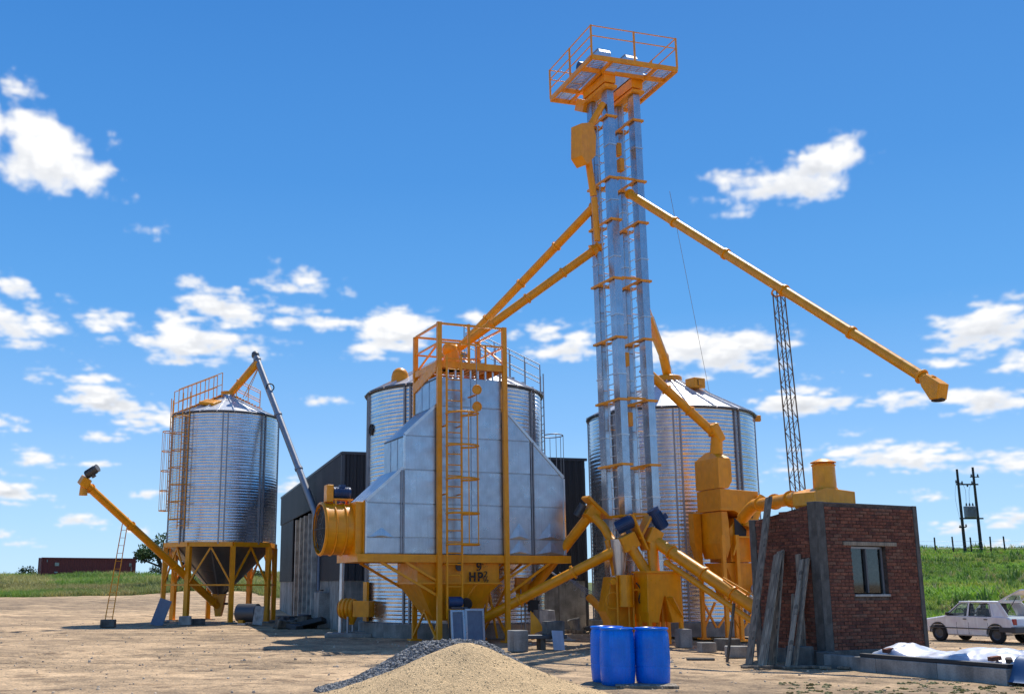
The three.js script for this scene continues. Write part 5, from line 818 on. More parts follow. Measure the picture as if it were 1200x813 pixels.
// ------------------------------------------------------------------ blue barrels
{
  const prof = [[0, 0.01], [0.24, 0.0], [0.272, 0.03], [0.28, 0.08], [0.288, 0.2], [0.292, 0.3], [0.288, 0.305], [0.288, 0.325], [0.293, 0.33], [0.294, 0.46], [0.292, 0.6], [0.288, 0.605], [0.288, 0.625], [0.291, 0.63], [0.286, 0.78], [0.278, 0.855], [0.262, 0.89], [0.262, 0.9], [0.283, 0.905], [0.285, 0.935], [0.272, 0.94], [0.262, 0.925], [0.255, 0.9], [0, 0.905]];
  const t = thing('plastic_barrel', 'blue plastic barrel, front left one of the three by the tower foot', 'barrel', [3.05, 0.0, 18.82], 10, 'blue barrels in front of the tower');
  new MB().add(new THREE.LatheGeometry(prof.map(([x, y]) => new THREE.Vector2(x, y)), 56)).build('shell', M.blue, t);
  new MB().lathe([[0.0, 0.93], [0.04, 0.93], [0.05, 0.915], [0.05, 0.9]], 16, MT(0.16, 0, 0)).build('bung', M.black, t); new MB().lathe([[0.0, 0.93], [0.03, 0.93], [0.04, 0.9]], 16, MT(-0.16, 0, 0)).build('bung', M.black, t);
  new MB().box(0.32, 0.012, 0.03, 0, 0.912, 0.0).build('lid_rib', M.blue, t);
  copyOf(t, [3.64, 0, 18.85], 75, 'blue plastic barrel, right one of the three, standing alone beside its twin'); copyOf(t, [2.98, 0, 19.42], 140, 'blue plastic barrel half hidden behind the other two');
  const p = new MB().rbox(1.0, 0.05, 0.5, 0, 0, 0, 0.015).build('wooden_board', M.wood[2], scene); p.position.set(3.45, 0.03, -18.45); p.rotation.y = -0.1; tag(p, 'pale board on the ground in front of the right blue barrel', 'board');
}
// ------------------------------------------------------------------ sand and gravel
function heap(name, label, cx, cf, rx, rf, hf, m, n = 190) {
  const pos = [], uv = [], idx = []; for (let j = 0; j <= n; j++) for (let i = 0; i <= n; i++) { const u = (i / n) * 2 - 1, v = (j / n) * 2 - 1, x = u * rx, z = v * rf; pos.push(x, hf(x, z), z); uv.push(x, z); }
  for (let j = 0; j < n; j++) for (let i = 0; i < n; i++) { const a = j * (n + 1) + i, b = a + 1, c = a + n + 1; idx.push(a, c, b, b, c, c + 1); }
  const g = new THREE.BufferGeometry(); g.setAttribute('position', new THREE.Float32BufferAttribute(pos, 3)); g.setAttribute('uv', new THREE.Float32BufferAttribute(uv, 2)); g.setIndex(idx); g.computeVertexNormals();
  const o = mesh(name, g, m, scene); o.position.set(cx, 0, -cf); return tag(o, label, 'pile');
}
const sandH = (x, z) => { const a = Math.atan2(z, x), r = Math.hypot(x, z) * (1 + 0.14 * (fbm2(Math.cos(a) * 1.5 + 20, Math.sin(a) * 1.5 + 20, 3) - 0.5)); return 1.06 * Math.exp(-Math.pow(Math.sqrt(r * r + 0.02) / 1.82, 1.2)) - 0.09 + 0.05 * (fbm2(x * 1.8 + 30, z * 1.8 + 30, 4) - 0.5) + 0.018 * (fbm2(x * 9 + 30, z * 9 + 30, 3) - 0.5); };
const gravH = (x, z) => { const q = Math.hypot(Math.max(0, Math.abs(x + 0.05) - 0.45) / 1.62, z / 1.15); return 0.83 * Math.exp(-Math.pow(q, 1.5) * 1.9) - 0.10 + 0.10 * (fbm2(x * 1.4 + 50, z * 1.4 + 50, 4) - 0.5); };
{
  M.sand = mat(lin(0.96, 0.675, 0.365), { roughness: 0.97, map: rep(tSand, 2.3), bumpMap: rep(tSandBump, 2.3), bumpScale: 0.02 });
  M.gravelBase = mat(lin(0.16, 0.16, 0.165), { roughness: 0.95, map: rep(tSand, 1.2), bumpMap: rep(tSandBump, 3), bumpScale: 0.03 });
  const s = heap('sand_pile', 'cone of coarse pale sand in the foreground in front of the gravel', 0.40, 14.2, 3.6, 3.2, sandH, M.sand);
  const sf = (fn, count, rx, rf, sizes, cols, seed, parent, name, oy = 0) => {
    const q = rng(seed), base = new THREE.IcosahedronGeometry(1, 0), p = base.attributes.position; const mv = {}; for (let i = 0; i < p.count; i++) { const k = [p.getX(i), p.getY(i), p.getZ(i)].map((v) => v.toFixed(3)).join(); const s_ = mv[k] ??= 0.72 + 0.5 * q(); p.setXYZ(i, p.getX(i) * s_, p.getY(i) * s_ * 0.75, p.getZ(i) * s_); } base.computeVertexNormals();
    const im = new THREE.InstancedMesh(base, mat(lin(1, 1, 1), { roughness: 0.93, map: rep(tGrain, 1) }), count), o = new THREE.Object3D(), c = new THREE.Color();
    for (let i = 0; i < count; i++) { let x, z, y, n = 0; do { x = (q() * 2 - 1) * rx; z = (q() * 2 - 1) * rf; y = fn(x, z); } while (y < 0.0 && n++ < 40); const s_ = lerp(sizes[0], sizes[1], Math.pow(q(), 2.2)); o.position.set(x, y + s_ * 0.2 + oy, z); o.rotation.set(q() * 6, q() * 6, q() * 6); o.scale.setScalar(s_); o.updateMatrix(); im.setMatrixAt(i, o.matrix); const g = cols[0] + q() * cols[1]; im.setColorAt(i, c.setRGB(g * cols[2], g, g * cols[3])); }
    im.name = name; im.castShadow = im.receiveShadow = true; im.userData.kind = 'stuff'; parent.add(im); return im;
  };
  sf(sandH, 7000, 3.2, 3.0, [0.004, 0.011], [0.46, 0.24, 1.3, 0.56], 5, s, 'sand_grains');
  const g = heap('gravel_pile', 'wide low pile of grey crushed gravel behind the sand cone', 0.3, 18.0, 3.2, 2.2, gravH, M.gravelBase, 120);
  sf(gravH, 26000, 2.9, 1.9, [0.016, 0.042], [0.20, 0.36, 1.03, 0.95], 6, g, 'gravel_stones');
  // loose stones and clods over the yard
  const q = rng(77), n = 6000, base = new THREE.IcosahedronGeometry(1, 0), im = new THREE.InstancedMesh(base, mat(lin(1, 1, 1), { roughness: 0.95 }), n), o = new THREE.Object3D(), c = new THREE.Color();
  for (let i = 0; i < n; i++) { const f = 12.5 + 40 * Math.pow(q(), 1.6), x = (q() * 1.15 - 0.52) * f, s_ = 0.006 + 0.034 * Math.pow(q(), 6) + (f > 22 ? 0.006 : 0); o.position.set(x, groundHeight(x, f) + s_ * 0.15, -f); o.rotation.set(q() * 6, q() * 6, q() * 6); o.scale.set(s_ * (0.8 + 0.6 * q()), s_ * 0.6, s_); o.updateMatrix(); im.setMatrixAt(i, o.matrix); const v = 0.32 + 0.25 * q(); im.setColorAt(i, c.setRGB(v * 1.2, v * 0.95, v * 0.68)); }
  im.name = 'pebbles'; im.receiveShadow = im.castShadow = true; scene.add(im); tag(im, 'small stones and clods strewn over the sandy yard', 'pebbles', null, 'stuff');
}
// ------------------------------------------------------------------ odds and ends on the ground
block('concrete_block', 'pale concrete block at the foot of the dryer right front post', 'block', [2.08, 0, 28.2], [0.42, 0.52, 0.36], 24, M.conc[2]);
block('concrete_block', 'grey concrete block on the ground, left of two between tower and planks', 'block', [6.75, 0, 27.9], [0.4, 0.24, 0.3], 12, M.conc[1]);
block('concrete_block', 'grey concrete block close to the thin stick left of the planks', 'block', [6.95, 0, 25.9], [0.5, 0.26, 0.35], -8, M.conc[1]);
block('concrete_block', 'grey concrete block lying flat on the sand left of the planks', 'block', [7.45, 0, 28.6], [0.5, 0.3, 0.45], 30, M.concDark);
block('flat_stone', 'flat dark stone on the sand in front of the right silo', 'stone', [5.15, 0, 30.2], [0.7, 0.14, 0.4], 15, M.concDark);
block('flat_stone', 'thin dark slab on the sand between barrels and planks', 'stone', [5.9, 0, 25.0], [0.6, 0.05, 0.2], -5, M.concDark);
{
  const t = thing('scrap_trestle', 'low dark trestle of scrap blocks beside the dryer right post', 'trestle', [2.75, 0, 29.1], 15);
  new MB().rbox(1.3, 0.1, 0.4, 0, 0.32, 0, 0.02).build('top', M.darksteel, t); for (const x of [-0.5, 0, 0.5]) new MB().rbox(0.14, 0.28, 0.34, x, 0.14, 0, 0.02).build('leg', M.wood[3], t);
  new MB().rbox(0.5, 0.34, 0.36, 0.35, 0.54, 0.0, 0.02).build('block', M.concDark, t);
  const s = new MB().box(0.32, 0.5, 0.02, 0, 0.25, 0).build('metal_sheet', M.panel[3], scene); s.position.set(3.18, 0, -28.75); s.rotation.set(-0.3, 0.35, 0.06); tag(s, 'small pale metal sheet leaning on the trestle of scrap blocks', 'sheet');
  const y = new MB().prism([[-0.2, 0], [0.2, 0.05], [0.1, 0.35], [-0.06, 0.6], [-0.12, 0.3]], 0.03, MT(0, 0, 0)).build('yellow_sheet', M.yellowDusty, scene); y.position.set(2.7, 0.38, -29.6); y.rotation.set(-0.2, 0.3, 0.2); tag(y, 'bent yellow offcut standing behind the scrap trestle', 'offcut');
  const w = thing('pale_chute', 'curved pale sheet-metal chute standing by the silo foundation right of the dryer', 'chute', [3.35, 0, 33.4], 20);
  new MB().prism([[-0.35, 0.9], [0.15, 0.9], [0.22, 0.35], [0.7, 0.06], [0.7, 0.0], [0.05, 0.0], [-0.05, 0.3], [-0.35, 0.55]], 0.4, MT(0, 0, -0.2), 0.01).build('shell', M.white, w); new MB().box(0.8, 0.04, 0.5, 0.4, 0.02, 0).build('base', M.white, w);
  const b = thing('broken_bucket', 'tilted grey bucket with its pale inside, on the sand by the shed wall', 'bucket', [4.9, 0, 38.6], 10);
  b.rotation.z = 0.25; b.scale.setScalar(0.5); new MB().lathe([[0.28, 0.0], [0.42, 0.95], [0.44, 0.97], [0.4, 0.95], [0.26, 0.03], [0, 0.03]], 24).build('shell', M.conc[2], b); new MB().rbox(0.5, 0.3, 0.5, 0.75, 0.15, 0.3, 0.03).build('lump', M.concDark, b);
  for (const [x, f, l, ry, k] of [[3.6, 38.6, 3.2, -0.12, 0], [6.2, 36.2, 1.0, 0.3, 2], [4.9, 31.5, 0.9, 0.2, 1]]) { const o = new MB().rbox(l, 0.12, 0.2, 0, 0.06, 0, 0.012).build('wooden_beam', M.wood[k], scene); o.position.set(x, 0, -f); o.rotation.y = ry; tag(o, ['long grey timber lying along the foot of the shed wall', 'short pale timber on the sand by the small screw conveyor', 'dark timber on the sand behind the blue barrels'][[0, 2, 1].indexOf(k)], 'beam'); }
  // by the hopper silo
  const lb = new MB().box(0.5, 1.1, 0.04, 0, 0.55, 0).build('white_board', M.bluegrey, scene); lb.position.set(-11.35, 0, -45.4); lb.rotation.set(-0.2, 0.1, -0.28); tag(lb, 'pale grey-blue sheet board leaning on the left leg of the hopper silo', 'board');
  const dr = thing('cut_drum', 'dark steel drum half with a pale end plate beside the hopper silo legs', 'drum', [-7.75, 0, 46.6], -20); dr.scale.setScalar(0.78);
  new MB().add(new THREE.CylinderGeometry(0.48, 0.48, 1.15, 28, 1, false), MT(-0.1, 0.62, 0, 0.3, 0, Math.PI / 2)).build('drum', M.darksteel, dr); new MB().box(0.5, 1.0, 0.05, 0.72, 0.5, 0.35, 0.4, -0.25).build('end_plate', M.white, dr); new MB().rbox(0.3, 0.3, 0.3, -0.3, 0.1, 0.3, 0.02).build('rest', M.yellowDusty, dr); new MB().rbox(0.5, 0.1, 0.3, 0.0, 0.05, 0.75, 0.02).build('plate', M.white, dr);
  block('concrete_block', 'small pale block in front of the hopper silo left front leg', 'block', [-10.35, 0, 46.2], [0.5, 0.36, 0.4], 10, M.white); block('concrete_block', 'dark block beside the front leg of the hopper silo', 'block', [-9.9, 0, 46.6], [0.5, 0.25, 0.4], 30, M.concDark);
  const q = rng(41), sc = thing('scrap_heap', 'low dark heap of scrap by the shed door', 'scrap heap', [-5.0, 0, 43.4]);
  for (let k = 0; k < 13; k++) { const l = 0.5 + q() * 0.9, o = new MB().rbox(l, 0.12 + q() * 0.22, 0.2 + q() * 0.3, 0, 0.08, 0, 0.02).build('scrap_piece', [M.wood[3], M.black, M.darksteel, M.greyplastic][k % 4], sc); o.position.set(-1.0 + q() * 1.9, 0.02 + 0.2 * q(), -1.3 + q() * 2.6); o.rotation.set((q() - 0.5) * 0.5, q() * 3, (q() - 0.5) * 0.7); }
}
// ------------------------------------------------------------------ the white car
{
  const t = thing('parked_car', 'old white hatchback parked at the right edge with its tailgate raised', 'car', [19.0, -0.3, 38.95], 118);
  const hb = 0.75, belt = 0.86, arch = (cx, r, y0) => { const o = []; for (let k = 0; k <= 10; k++) { const a = Math.PI - (k / 10) * Math.PI; o.push([cx + r * Math.cos(a), y0 + r * Math.sin(a)]); } return o; };
  // body below the windows; local x forward, -z is the side seen
  const low = [[-1.68, 0.34], ...arch(-1.11, 0.33, 0.3), [-0.76, 0.22], [0.76, 0.22], ...arch(1.11, 0.33, 0.3), [1.78, 0.34], [1.82, 0.5], [1.8, 0.68], [1.68, 0.75], [0.86, belt + 0.02], [0.78, belt + 0.04], [-1.5, belt + 0.03], [-1.7, belt - 0.05], [-1.74, 0.6]];
  new MB().prism(low, hb * 2 - 0.08, MT(0, 0, -hb + 0.04), 0.04).build('body', M.carPaint, t);
  const tum = 0.13, sideW = hb - 0.03, W0 = (y) => sideW - tum * clamp((y - belt) / 0.5);
  const pt = (x, y, s) => V(x, y, s * W0(y));
  for (const s of [-1, 1]) {
    for (const [x0, y0, x1, y1, w] of [[0.8, belt, 0.22, 1.34, 0.06], [-0.08, belt, -0.1, 1.34, 0.07], [-1.02, belt, -0.86, 1.34, 0.1], [-1.55, belt + 0.02, -1.18, 1.33, 0.12]]) new MB().bar(pt(x0, y0, s), pt(x1, y1, s), w, 0.04, V(0, 0, 1)).build('pillar', M.carPaint, t);
    const qp = [pt(-1.5, belt, s), pt(-1.02, belt, s), pt(-0.86, 1.33, s), pt(-1.15, 1.33, s)], g = new THREE.BufferGeometry().setFromPoints([qp[0], qp[1], qp[2], qp[0], qp[2], qp[3]]); g.computeVertexNormals(); new MB().add(g).build('quarter_panel', M.carPaint, t);
    for (const pane of [[[0.72, belt + 0.03], [-0.05, belt + 0.03], [-0.07, 1.3], [0.24, 1.3]], [[-0.12, belt + 0.03], [-1.0, belt + 0.03], [-0.88, 1.3], [-0.13, 1.3]]]) { const p = pane.map(([x, y]) => pt(x, y, s)), gg = new THREE.BufferGeometry().setFromPoints([p[0], p[1], p[2], p[0], p[2], p[3]]); gg.computeVertexNormals(); new MB().add(gg).build('side_window', M.glass, t); }
    for (const x of [0.36, -0.1, -0.86]) new MB().bar(V(x, 0.28, s * (hb + 0.001)), V(x + (x < -0.5 ? 0.05 : 0), belt + 0.01, s * (hb - 0.005)), 0.012, 0.006, V(0, 0, 1)).build('door_gap', M.black, t);
    for (const x of [0.02, -0.78]) new MB().rbox(0.13, 0.03, 0.03, x, 0.78, s * (hb + 0.012), 0.008).build('door_handle', M.black, t);
    new MB().rbox(0.08, 0.1, 0.14, 0.66, 0.95, s * (hb + 0.05), 0.02).build('mirror', M.black, t);
    new MB().box(3.0, 0.012, 0.006, 0.1, 0.56, s * (hb + 0.002)).build('crease', M.carPaint, t);
    new MB().rbox(0.06, 0.2, 0.2, -1.72, 0.72, s * 0.6, 0.02).build('tail_lamp', M.redlamp, t); new MB().rbox(0.08, 0.17, 0.14, 1.77, 0.6, s * 0.66, 0.02).build('indicator', M.amber, t); new MB().rbox(0.06, 0.17, 0.28, 1.8, 0.6, s * 0.42, 0.02).build('headlamp', M.chrome, t);
  }
  new MB().rbox(1.52, 0.06, 1.24, -0.46, 1.35, 0, 0.025).build('roof', M.carPaint, t);
  for (const s of [-1, 1]) {
    const fr = new MB(), loop = (q) => q.forEach((a, i) => { const b = q[(i + 1) % q.length], A = pt(a[0], a[1], s), B = pt(b[0], b[1], s); A.z += s * 0.012; B.z += s * 0.012; fr.bar(A, B, 0.022, 0.02, V(0, 0, 1)); });
    loop([[0.73, belt + 0.03], [-0.03, belt + 0.03], [-0.06, 1.29], [0.25, 1.29]]); loop([[-0.13, belt + 0.03], [-0.98, belt + 0.03], [-0.87, 1.29], [-0.14, 1.29]]); fr.build('window_trim', M.black, t);
    new MB().rbox(2.9, 0.035, 0.02, 0.0, 0.47, s * (hb + 0.01), 0.008).build('side_strip', M.greyplastic, t);
    for (const x of [-1.11, 1.11]) new MB().add(new THREE.TorusGeometry(0.335, 0.018, 6, 24, Math.PI), MT(x, 0.3, s * (hb - 0.005))).build('arch_lip', M.greyplastic, t);
  }
  new MB().box(0.01, 0.11, 0.48, -1.845, 0.5, 0).build('number_plate', M.white, t); new MB().box(0.012, 0.16, 0.7, 1.825, 0.6, 0).build('radiator_grille', M.black, t);
  { const p = [pt(0.76, belt + 0.05, -1), pt(0.76, belt + 0.05, 1), pt(0.24, 1.32, 1), pt(0.24, 1.32, -1)], g = new THREE.BufferGeometry().setFromPoints([p[0], p[1], p[2], p[0], p[2], p[3]]); g.computeVertexNormals(); new MB().add(g).build('windscreen', M.glass, t); }
  new MB().rbox(0.14, 0.16, 1.5, 1.82, 0.42, 0, 0.03).build('bumper', M.greyplastic, t); new MB().rbox(0.16, 0.2, 1.56, -1.76, 0.46, 0, 0.03).rbox(0.5, 0.16, 0.03, -1.5, 0.46, -hb - 0.01, 0.01).build('bumper', M.greyplastic, t);
  for (const x of [-0.55, 0.25]) for (const z of [-0.34, 0.34]) new MB().rbox(0.16, 0.6, 0.44, x - 0.1, 0.84, z, 0.06, 0, 0, 0.18).rbox(0.08, 0.18, 0.24, x - 0.2, 1.2, z, 0.04).build('seat', M.greyplastic, t);
  new MB().box(0.3, 0.12, 1.3, 0.7, 0.9, 0).build('dashboard', M.black, t); new MB().torus(0.17, 0.016, MT(0.5, 0.96, -0.34, 0, Math.PI / 2 - 0.4)).build('steering_wheel', M.black, t);
  for (const x of [-1.11, 1.11]) for (const s of [-1, 1]) {
    const w = new THREE.Group(); w.name = 'wheel'; w.position.set(x, 0.28, s * 0.66); t.add(w);
    new MB().lathe([[0.17, -0.07], [0.26, -0.08], [0.285, -0.05], [0.285, 0.05], [0.26, 0.08], [0.17, 0.07]], 28, MT(0, 0, 0, Math.PI / 2)).build('tyre', M.rubber, w); new MB().lathe([[0, 0.04], [0.06, 0.055], [0.08, 0.03], [0.15, 0.03], [0.175, 0.07]], 20, MT(0, 0, 0, s * Math.PI / 2)).build('rim', M.darksteel, w);
  }
  const gt = new THREE.Group(); gt.name = 'tailgate'; gt.position.set(-1.2, 1.38, 0); gt.rotation.z = -0.42; t.add(gt);
  new MB().bar(V(0, 0, -0.56), V(-0.95, 0, -0.62), 0.06, 0.04).bar(V(0, 0, 0.56), V(-0.95, 0, 0.62), 0.06, 0.04).bar(V(-0.6, 0, -0.56), V(-0.6, 0, 0.56), 0.08, 0.04).bar(V(-0.02, 0, -0.56), V(-0.02, 0, 0.56), 0.06, 0.04).box(0.36, 0.04, 1.18, -0.78, 0, 0).build('frame', M.carPaint, gt); new MB().box(0.54, 0.008, 1.06, -0.31, 0.0, 0).build('glass', M.glass, gt);
  new MB().tube(V(-1.45, 0.95, -0.6), V(-1.9, 1.55, -0.6), 0.012, 6).build('gas_strut', M.black, t);
}
// ------------------------------------------------------------------ hillside: fence and power poles
{
  const gy = (x, f) => groundHeight(x, f), F0 = 108, t = thing('wire_fence', 'row of thin wooden fence posts with wire along the crest of the green hill', 'fence', [60, gy(60, F0), F0]);
  const q = rng(9); let prev = null; const wires = new MB();
  for (let k = 0; k < 22; k++) { const x = 44 + k * 1.75 + (q() - 0.5) * 0.7, f = F0 + (k % 2) * 0.6, y = gy(x, f), h = 1.25 + q() * 0.35; new MB().tube(P(x, y - 0.2, f), P(x + (q() - 0.5) * 0.1, y + h, f), 0.075, 7).build('post', M.pole, t, true); if (prev) for (const w of [0.4, 0.75, 1.1]) wires.tube(P(prev[0], prev[1] + w, prev[2]), P(x, y + w, f), 0.01, 4); prev = [x, y, f]; }
  wires.build('wire', M.steel, t, true);
  const y0 = gy(53.6, 109), u = thing('utility_pole_frame', 'pair of dark utility poles carrying a transformer on the hill crest', 'utility pole', [52.95, y0, 110], 0);
  for (const [x, h] of [[0, 8.3], [1.62, 8.5]]) new MB().tube(V(x, -0.5, 0), V(x, h, 0), 0.16, 12, 0.11).build('pole', M.pole, u);
  for (const [y, a, b] of [[6.75, -0.3, 1.9], [3.35, -0.3, 2.05]]) new MB().box(b - a, 0.14, 0.12, (a + b) / 2, y, 0.2).build('crossarm', M.pole, u);
  const tr = new MB().rbox(1.0, 1.15, 0.6, 0.82, 4.0, 0.15, 0.04).build('transformer', M.steel, u); const fin = new MB(); for (let k = 0; k < 8; k++) fin.box(0.04, 1.0, 0.14, 0.42 + k * 0.115, 3.98, 0.5); fin.build('cooling_fin', M.steel, tr);
  const ins = new MB(); for (const [x, y] of [[0.5, 4.7], [0.82, 4.7], [1.14, 4.7], [0.3, 6.9], [0.8, 6.6], [1.3, 6.9], [-0.3, 7.0], [1.95, 7.6], [1.3, 7.6], [-0.35, 2.5], [0.25, 2.6]]) ins.lathe([[0, 0.3], [0.06, 0.28], [0.05, 0.2], [0.1, 0.16], [0.06, 0.1], [0.1, 0.05], [0.04, 0]], 10, MT(x, y - 0.1, 0.2)); ins.build('insulator', M.greyplastic, u);
  new MB().box(0.9, 0.08, 0.08, 1.65, 7.5, 0.15).box(0.7, 0.07, 0.07, 0, 6.9, 0.18).box(0.7, 0.1, 0.1, -0.1, 2.5, 0.18).build('bracket', M.pole, u);
  const wr = new MB(); wr.path([V(0.3, 6.85, 0.2), V(0.55, 6.2, 0.2), V(0.5, 4.9, 0.2)], 0.015, 4, 8).path([V(1.3, 6.85, 0.2), V(0.95, 6.3, 0.2), V(0.82, 4.9, 0.2)], 0.015, 4, 8).path([V(-0.2, 7.2, 0.1), V(-0.5, 5.5, 0.1), V(-0.25, 3.2, 0.1)], 0.012, 4, 8); wr.build('cable', M.black, u);
}
// ------------------------------------------------------------------ the container
{
  const t = thing('shipping_container', 'dark red shipping container standing in tall grass on the far left rise', 'container', [-43.3, 0, 137.5], 0);
  const A = V(-48.3, 0, -135), B = V(-38.4, 0, -140.2), L = A.distanceTo(B); t.rotation.y = Math.atan2(-(B.z - A.z), B.x - A.x); t.position.y = groundHeight(-43.3, 137.5) - 0.1; t.updateMatrixWorld(true);
  const H = 2.6, w = 2.4;
  const side = (z, s) => { const poly = [[-L / 2, -0.05], [-L / 2, 0]]; const n = 38, st = L / n; for (let i = 0; i < n; i++) { const x = -L / 2 + i * st; poly.push([x + st * 0.3, 0], [x + st * 0.42, 0.045], [x + st * 0.75, 0.045], [x + st * 0.87, 0]); } poly.push([L / 2, 0], [L / 2, -0.05]); const g = new MB().prism(poly, H - 0.25, MT(0, H - 0.12, z, Math.PI / 2).multiply(new THREE.Matrix4().makeScale(1, s, 1))).build('side_wall', M.container, t); return g; };
  side(w / 2 - 0.06, 1); side(-w / 2 + 0.06, -1);
  new MB().box(L, 0.14, 0.1, 0, H - 0.06, w / 2).box(L, 0.14, 0.1, 0, H - 0.06, -w / 2).box(L, 0.16, 0.1, 0, 0.08, w / 2).box(L, 0.16, 0.1, 0, 0.08, -w / 2).build('rail', M.container, t);
  for (const x of [-1, 1]) for (const z of [-1, 1]) new MB().box(0.16, H + 0.02, 0.16, x * (L / 2), H / 2, z * w / 2).build('corner_post', M.container, t);
  new MB().box(L - 0.1, 0.04, w - 0.1, 0, H - 0.04, 0).build('roof', M.container, t); for (const x of [-1, 1]) new MB().box(0.06, H - 0.1, w - 0.1, x * (L / 2 - 0.02), H / 2, 0).build('end_wall', M.container, t);
  new MB().box(0.5, 0.4, 0.01, -L / 2 + 1.75, H - 0.8, w / 2 + 0.02).box(0.4, 0.16, 0.01, -L / 2 + 1.7, H - 1.75, w / 2 + 0.02).build('label_plate', M.white, t); new MB().box(0.1, 0.3, 0.01, -L / 2 + 0.6, H - 0.4, w / 2 + 0.02).box(0.3, 0.4, 0.01, L / 2 - 0.6, H - 0.8, w / 2 + 0.02).box(0.12, 0.5, 0.01, L / 2 - 0.45, H - 1.3, w / 2 + 0.02).build('marking', M.conc[2], t);
}
// ------------------------------------------------------------------ vegetation
const bladeClump = (n, h, w, seed) => { const q = rng(seed), p = [], nn = []; for (let i = 0; i < n; i++) { const a = q() * 6.28, r = q() * w, x = r * Math.cos(a), z = r * Math.sin(a), b = q() * 6.28, l = 0.15 + 0.5 * q(), hh = h * (0.45 + 0.6 * q()), k = 0.03 + 0.04 * q(), dx = Math.cos(b), dz = Math.sin(b), ux = -dz * k, uz = dx * k; const m = [x + dx * l * 0.3 * h, hh * 0.6, z + dz * l * 0.3 * h], tip = [x + dx * l * h, hh, z + dz * l * h]; p.push(x - ux, 0, z - uz, x + ux, 0, z + uz, m[0] + ux * 0.7, m[1], m[2] + uz * 0.7, x - ux, 0, z - uz, m[0] + ux * 0.7, m[1], m[2] + uz * 0.7, m[0] - ux * 0.7, m[1], m[2] - uz * 0.7, m[0] - ux * 0.7, m[1], m[2] - uz * 0.7, m[0] + ux * 0.7, m[1], m[2] + uz * 0.7, tip[0], tip[1], tip[2]); } const g = new THREE.BufferGeometry(); g.setAttribute('position', new THREE.Float32BufferAttribute(p, 3)); g.computeVertexNormals(); void nn; return g; };
function meadow(name, label, count, pick, h, w, scale, colour, seed, blades = 16) {
  const q = rng(seed), im = new THREE.InstancedMesh(bladeClump(blades, h, w, seed), new THREE.MeshPhysicalMaterial({ color: lin(1, 1, 1), roughness: 0.95, transmission: 0.3, thickness: 0, side: THREE.DoubleSide }), count), o = new THREE.Object3D(), c = new THREE.Color();
  for (let i = 0; i < count; i++) { let x, f, n = 0; do { [x, f] = pick(q); } while (!grassy(x, f) && n++ < 60); const s = scale(x, f, q); o.position.set(x, groundHeight(x, f) - 0.03, -f); o.rotation.set(0, q() * 6.28, 0); o.scale.set(s, s * (0.7 + 0.6 * q()), s); o.updateMatrix(); im.setMatrixAt(i, o.matrix); const k = colour(x, f, q); im.setColorAt(i, c.setRGB(...k)); }
  im.name = name; im.castShadow = im.receiveShadow = true; scene.add(im); return tag(im, label, 'grass', null, 'stuff');
}
meadow('hill_grass', 'bright green grass covering the hillside on the right', 75000, (q) => { const f = 46 + 92 * Math.pow(q(), 1.25); return [(0.27 + 0.5 * q()) * f, f]; }, 0.34, 0.4, (x, f, q) => (0.5 + 0.7 * q() * q()) * (0.8 + 1.0 * smooth(0.52, 0.68, fbm2(x * 0.25 + 5, f * 0.25, 3))), (x, f, q) => { const n = fbm2(x * 0.13 + 30, f * 0.13 + 30, 4), v = 0.55 + 1.15 * (n - 0.3) + 0.4 * q(), y = smooth(0.45, 0.7, fbm2(x * 0.35 + 12, f * 0.35, 3)); return [(0.25 + 0.09 * y) * v, 0.40 * v, (0.04 + 0.012 * y) * v]; }, 51);
meadow('tall_grass', 'tall mixed green weeds along the far left edge of the yard', 24000, (q) => { const f = 62 + 88 * Math.pow(q(), 0.9); return [(-0.52 + 0.46 * q()) * f, f]; }, 0.75, 0.5, (x, f, q) => 0.5 + 0.6 * q() * smooth(0.3, 0.65, fbm2(x * 0.1 + 25, f * 0.1 + 25, 3)), (x, f, q) => { const n = fbm2(x * 0.12 + 70, f * 0.12 + 30, 4), dry = smooth(0.5, 0.66, fbm2(x * 0.16 + 11, f * 0.1 + 60, 3)) * 0.8 + smooth(-30, -24, x) * 0.5, v = 0.6 + 0.8 * n + 0.2 * q(); return [lerp(0.20, 0.42, clamp(dry)) * v, lerp(0.31, 0.35, clamp(dry)) * v, lerp(0.045, 0.13, clamp(dry)) * v]; }, 52, 14);
meadow('hill_weeds', 'darker taller weeds dotted over the green hillside', 2600, (q) => { const f = 47 + 85 * Math.pow(q(), 1.2); return [(0.27 + 0.5 * q()) * f, f]; }, 0.8, 0.35, (x, f, q) => 0.35 + 0.75 * q() * q() + 0.4 * smooth(0.55, 0.7, fbm2(x * 0.3 + 15, f * 0.3 + 5, 3)), (x, f, q) => { const d = q() < 0.25 ? 1 : 0, v = 0.6 + 0.5 * q(); return d ? [0.42 * v, 0.38 * v, 0.14 * v] : [0.13 * v, 0.24 * v, 0.035 * v]; }, 57, 12);
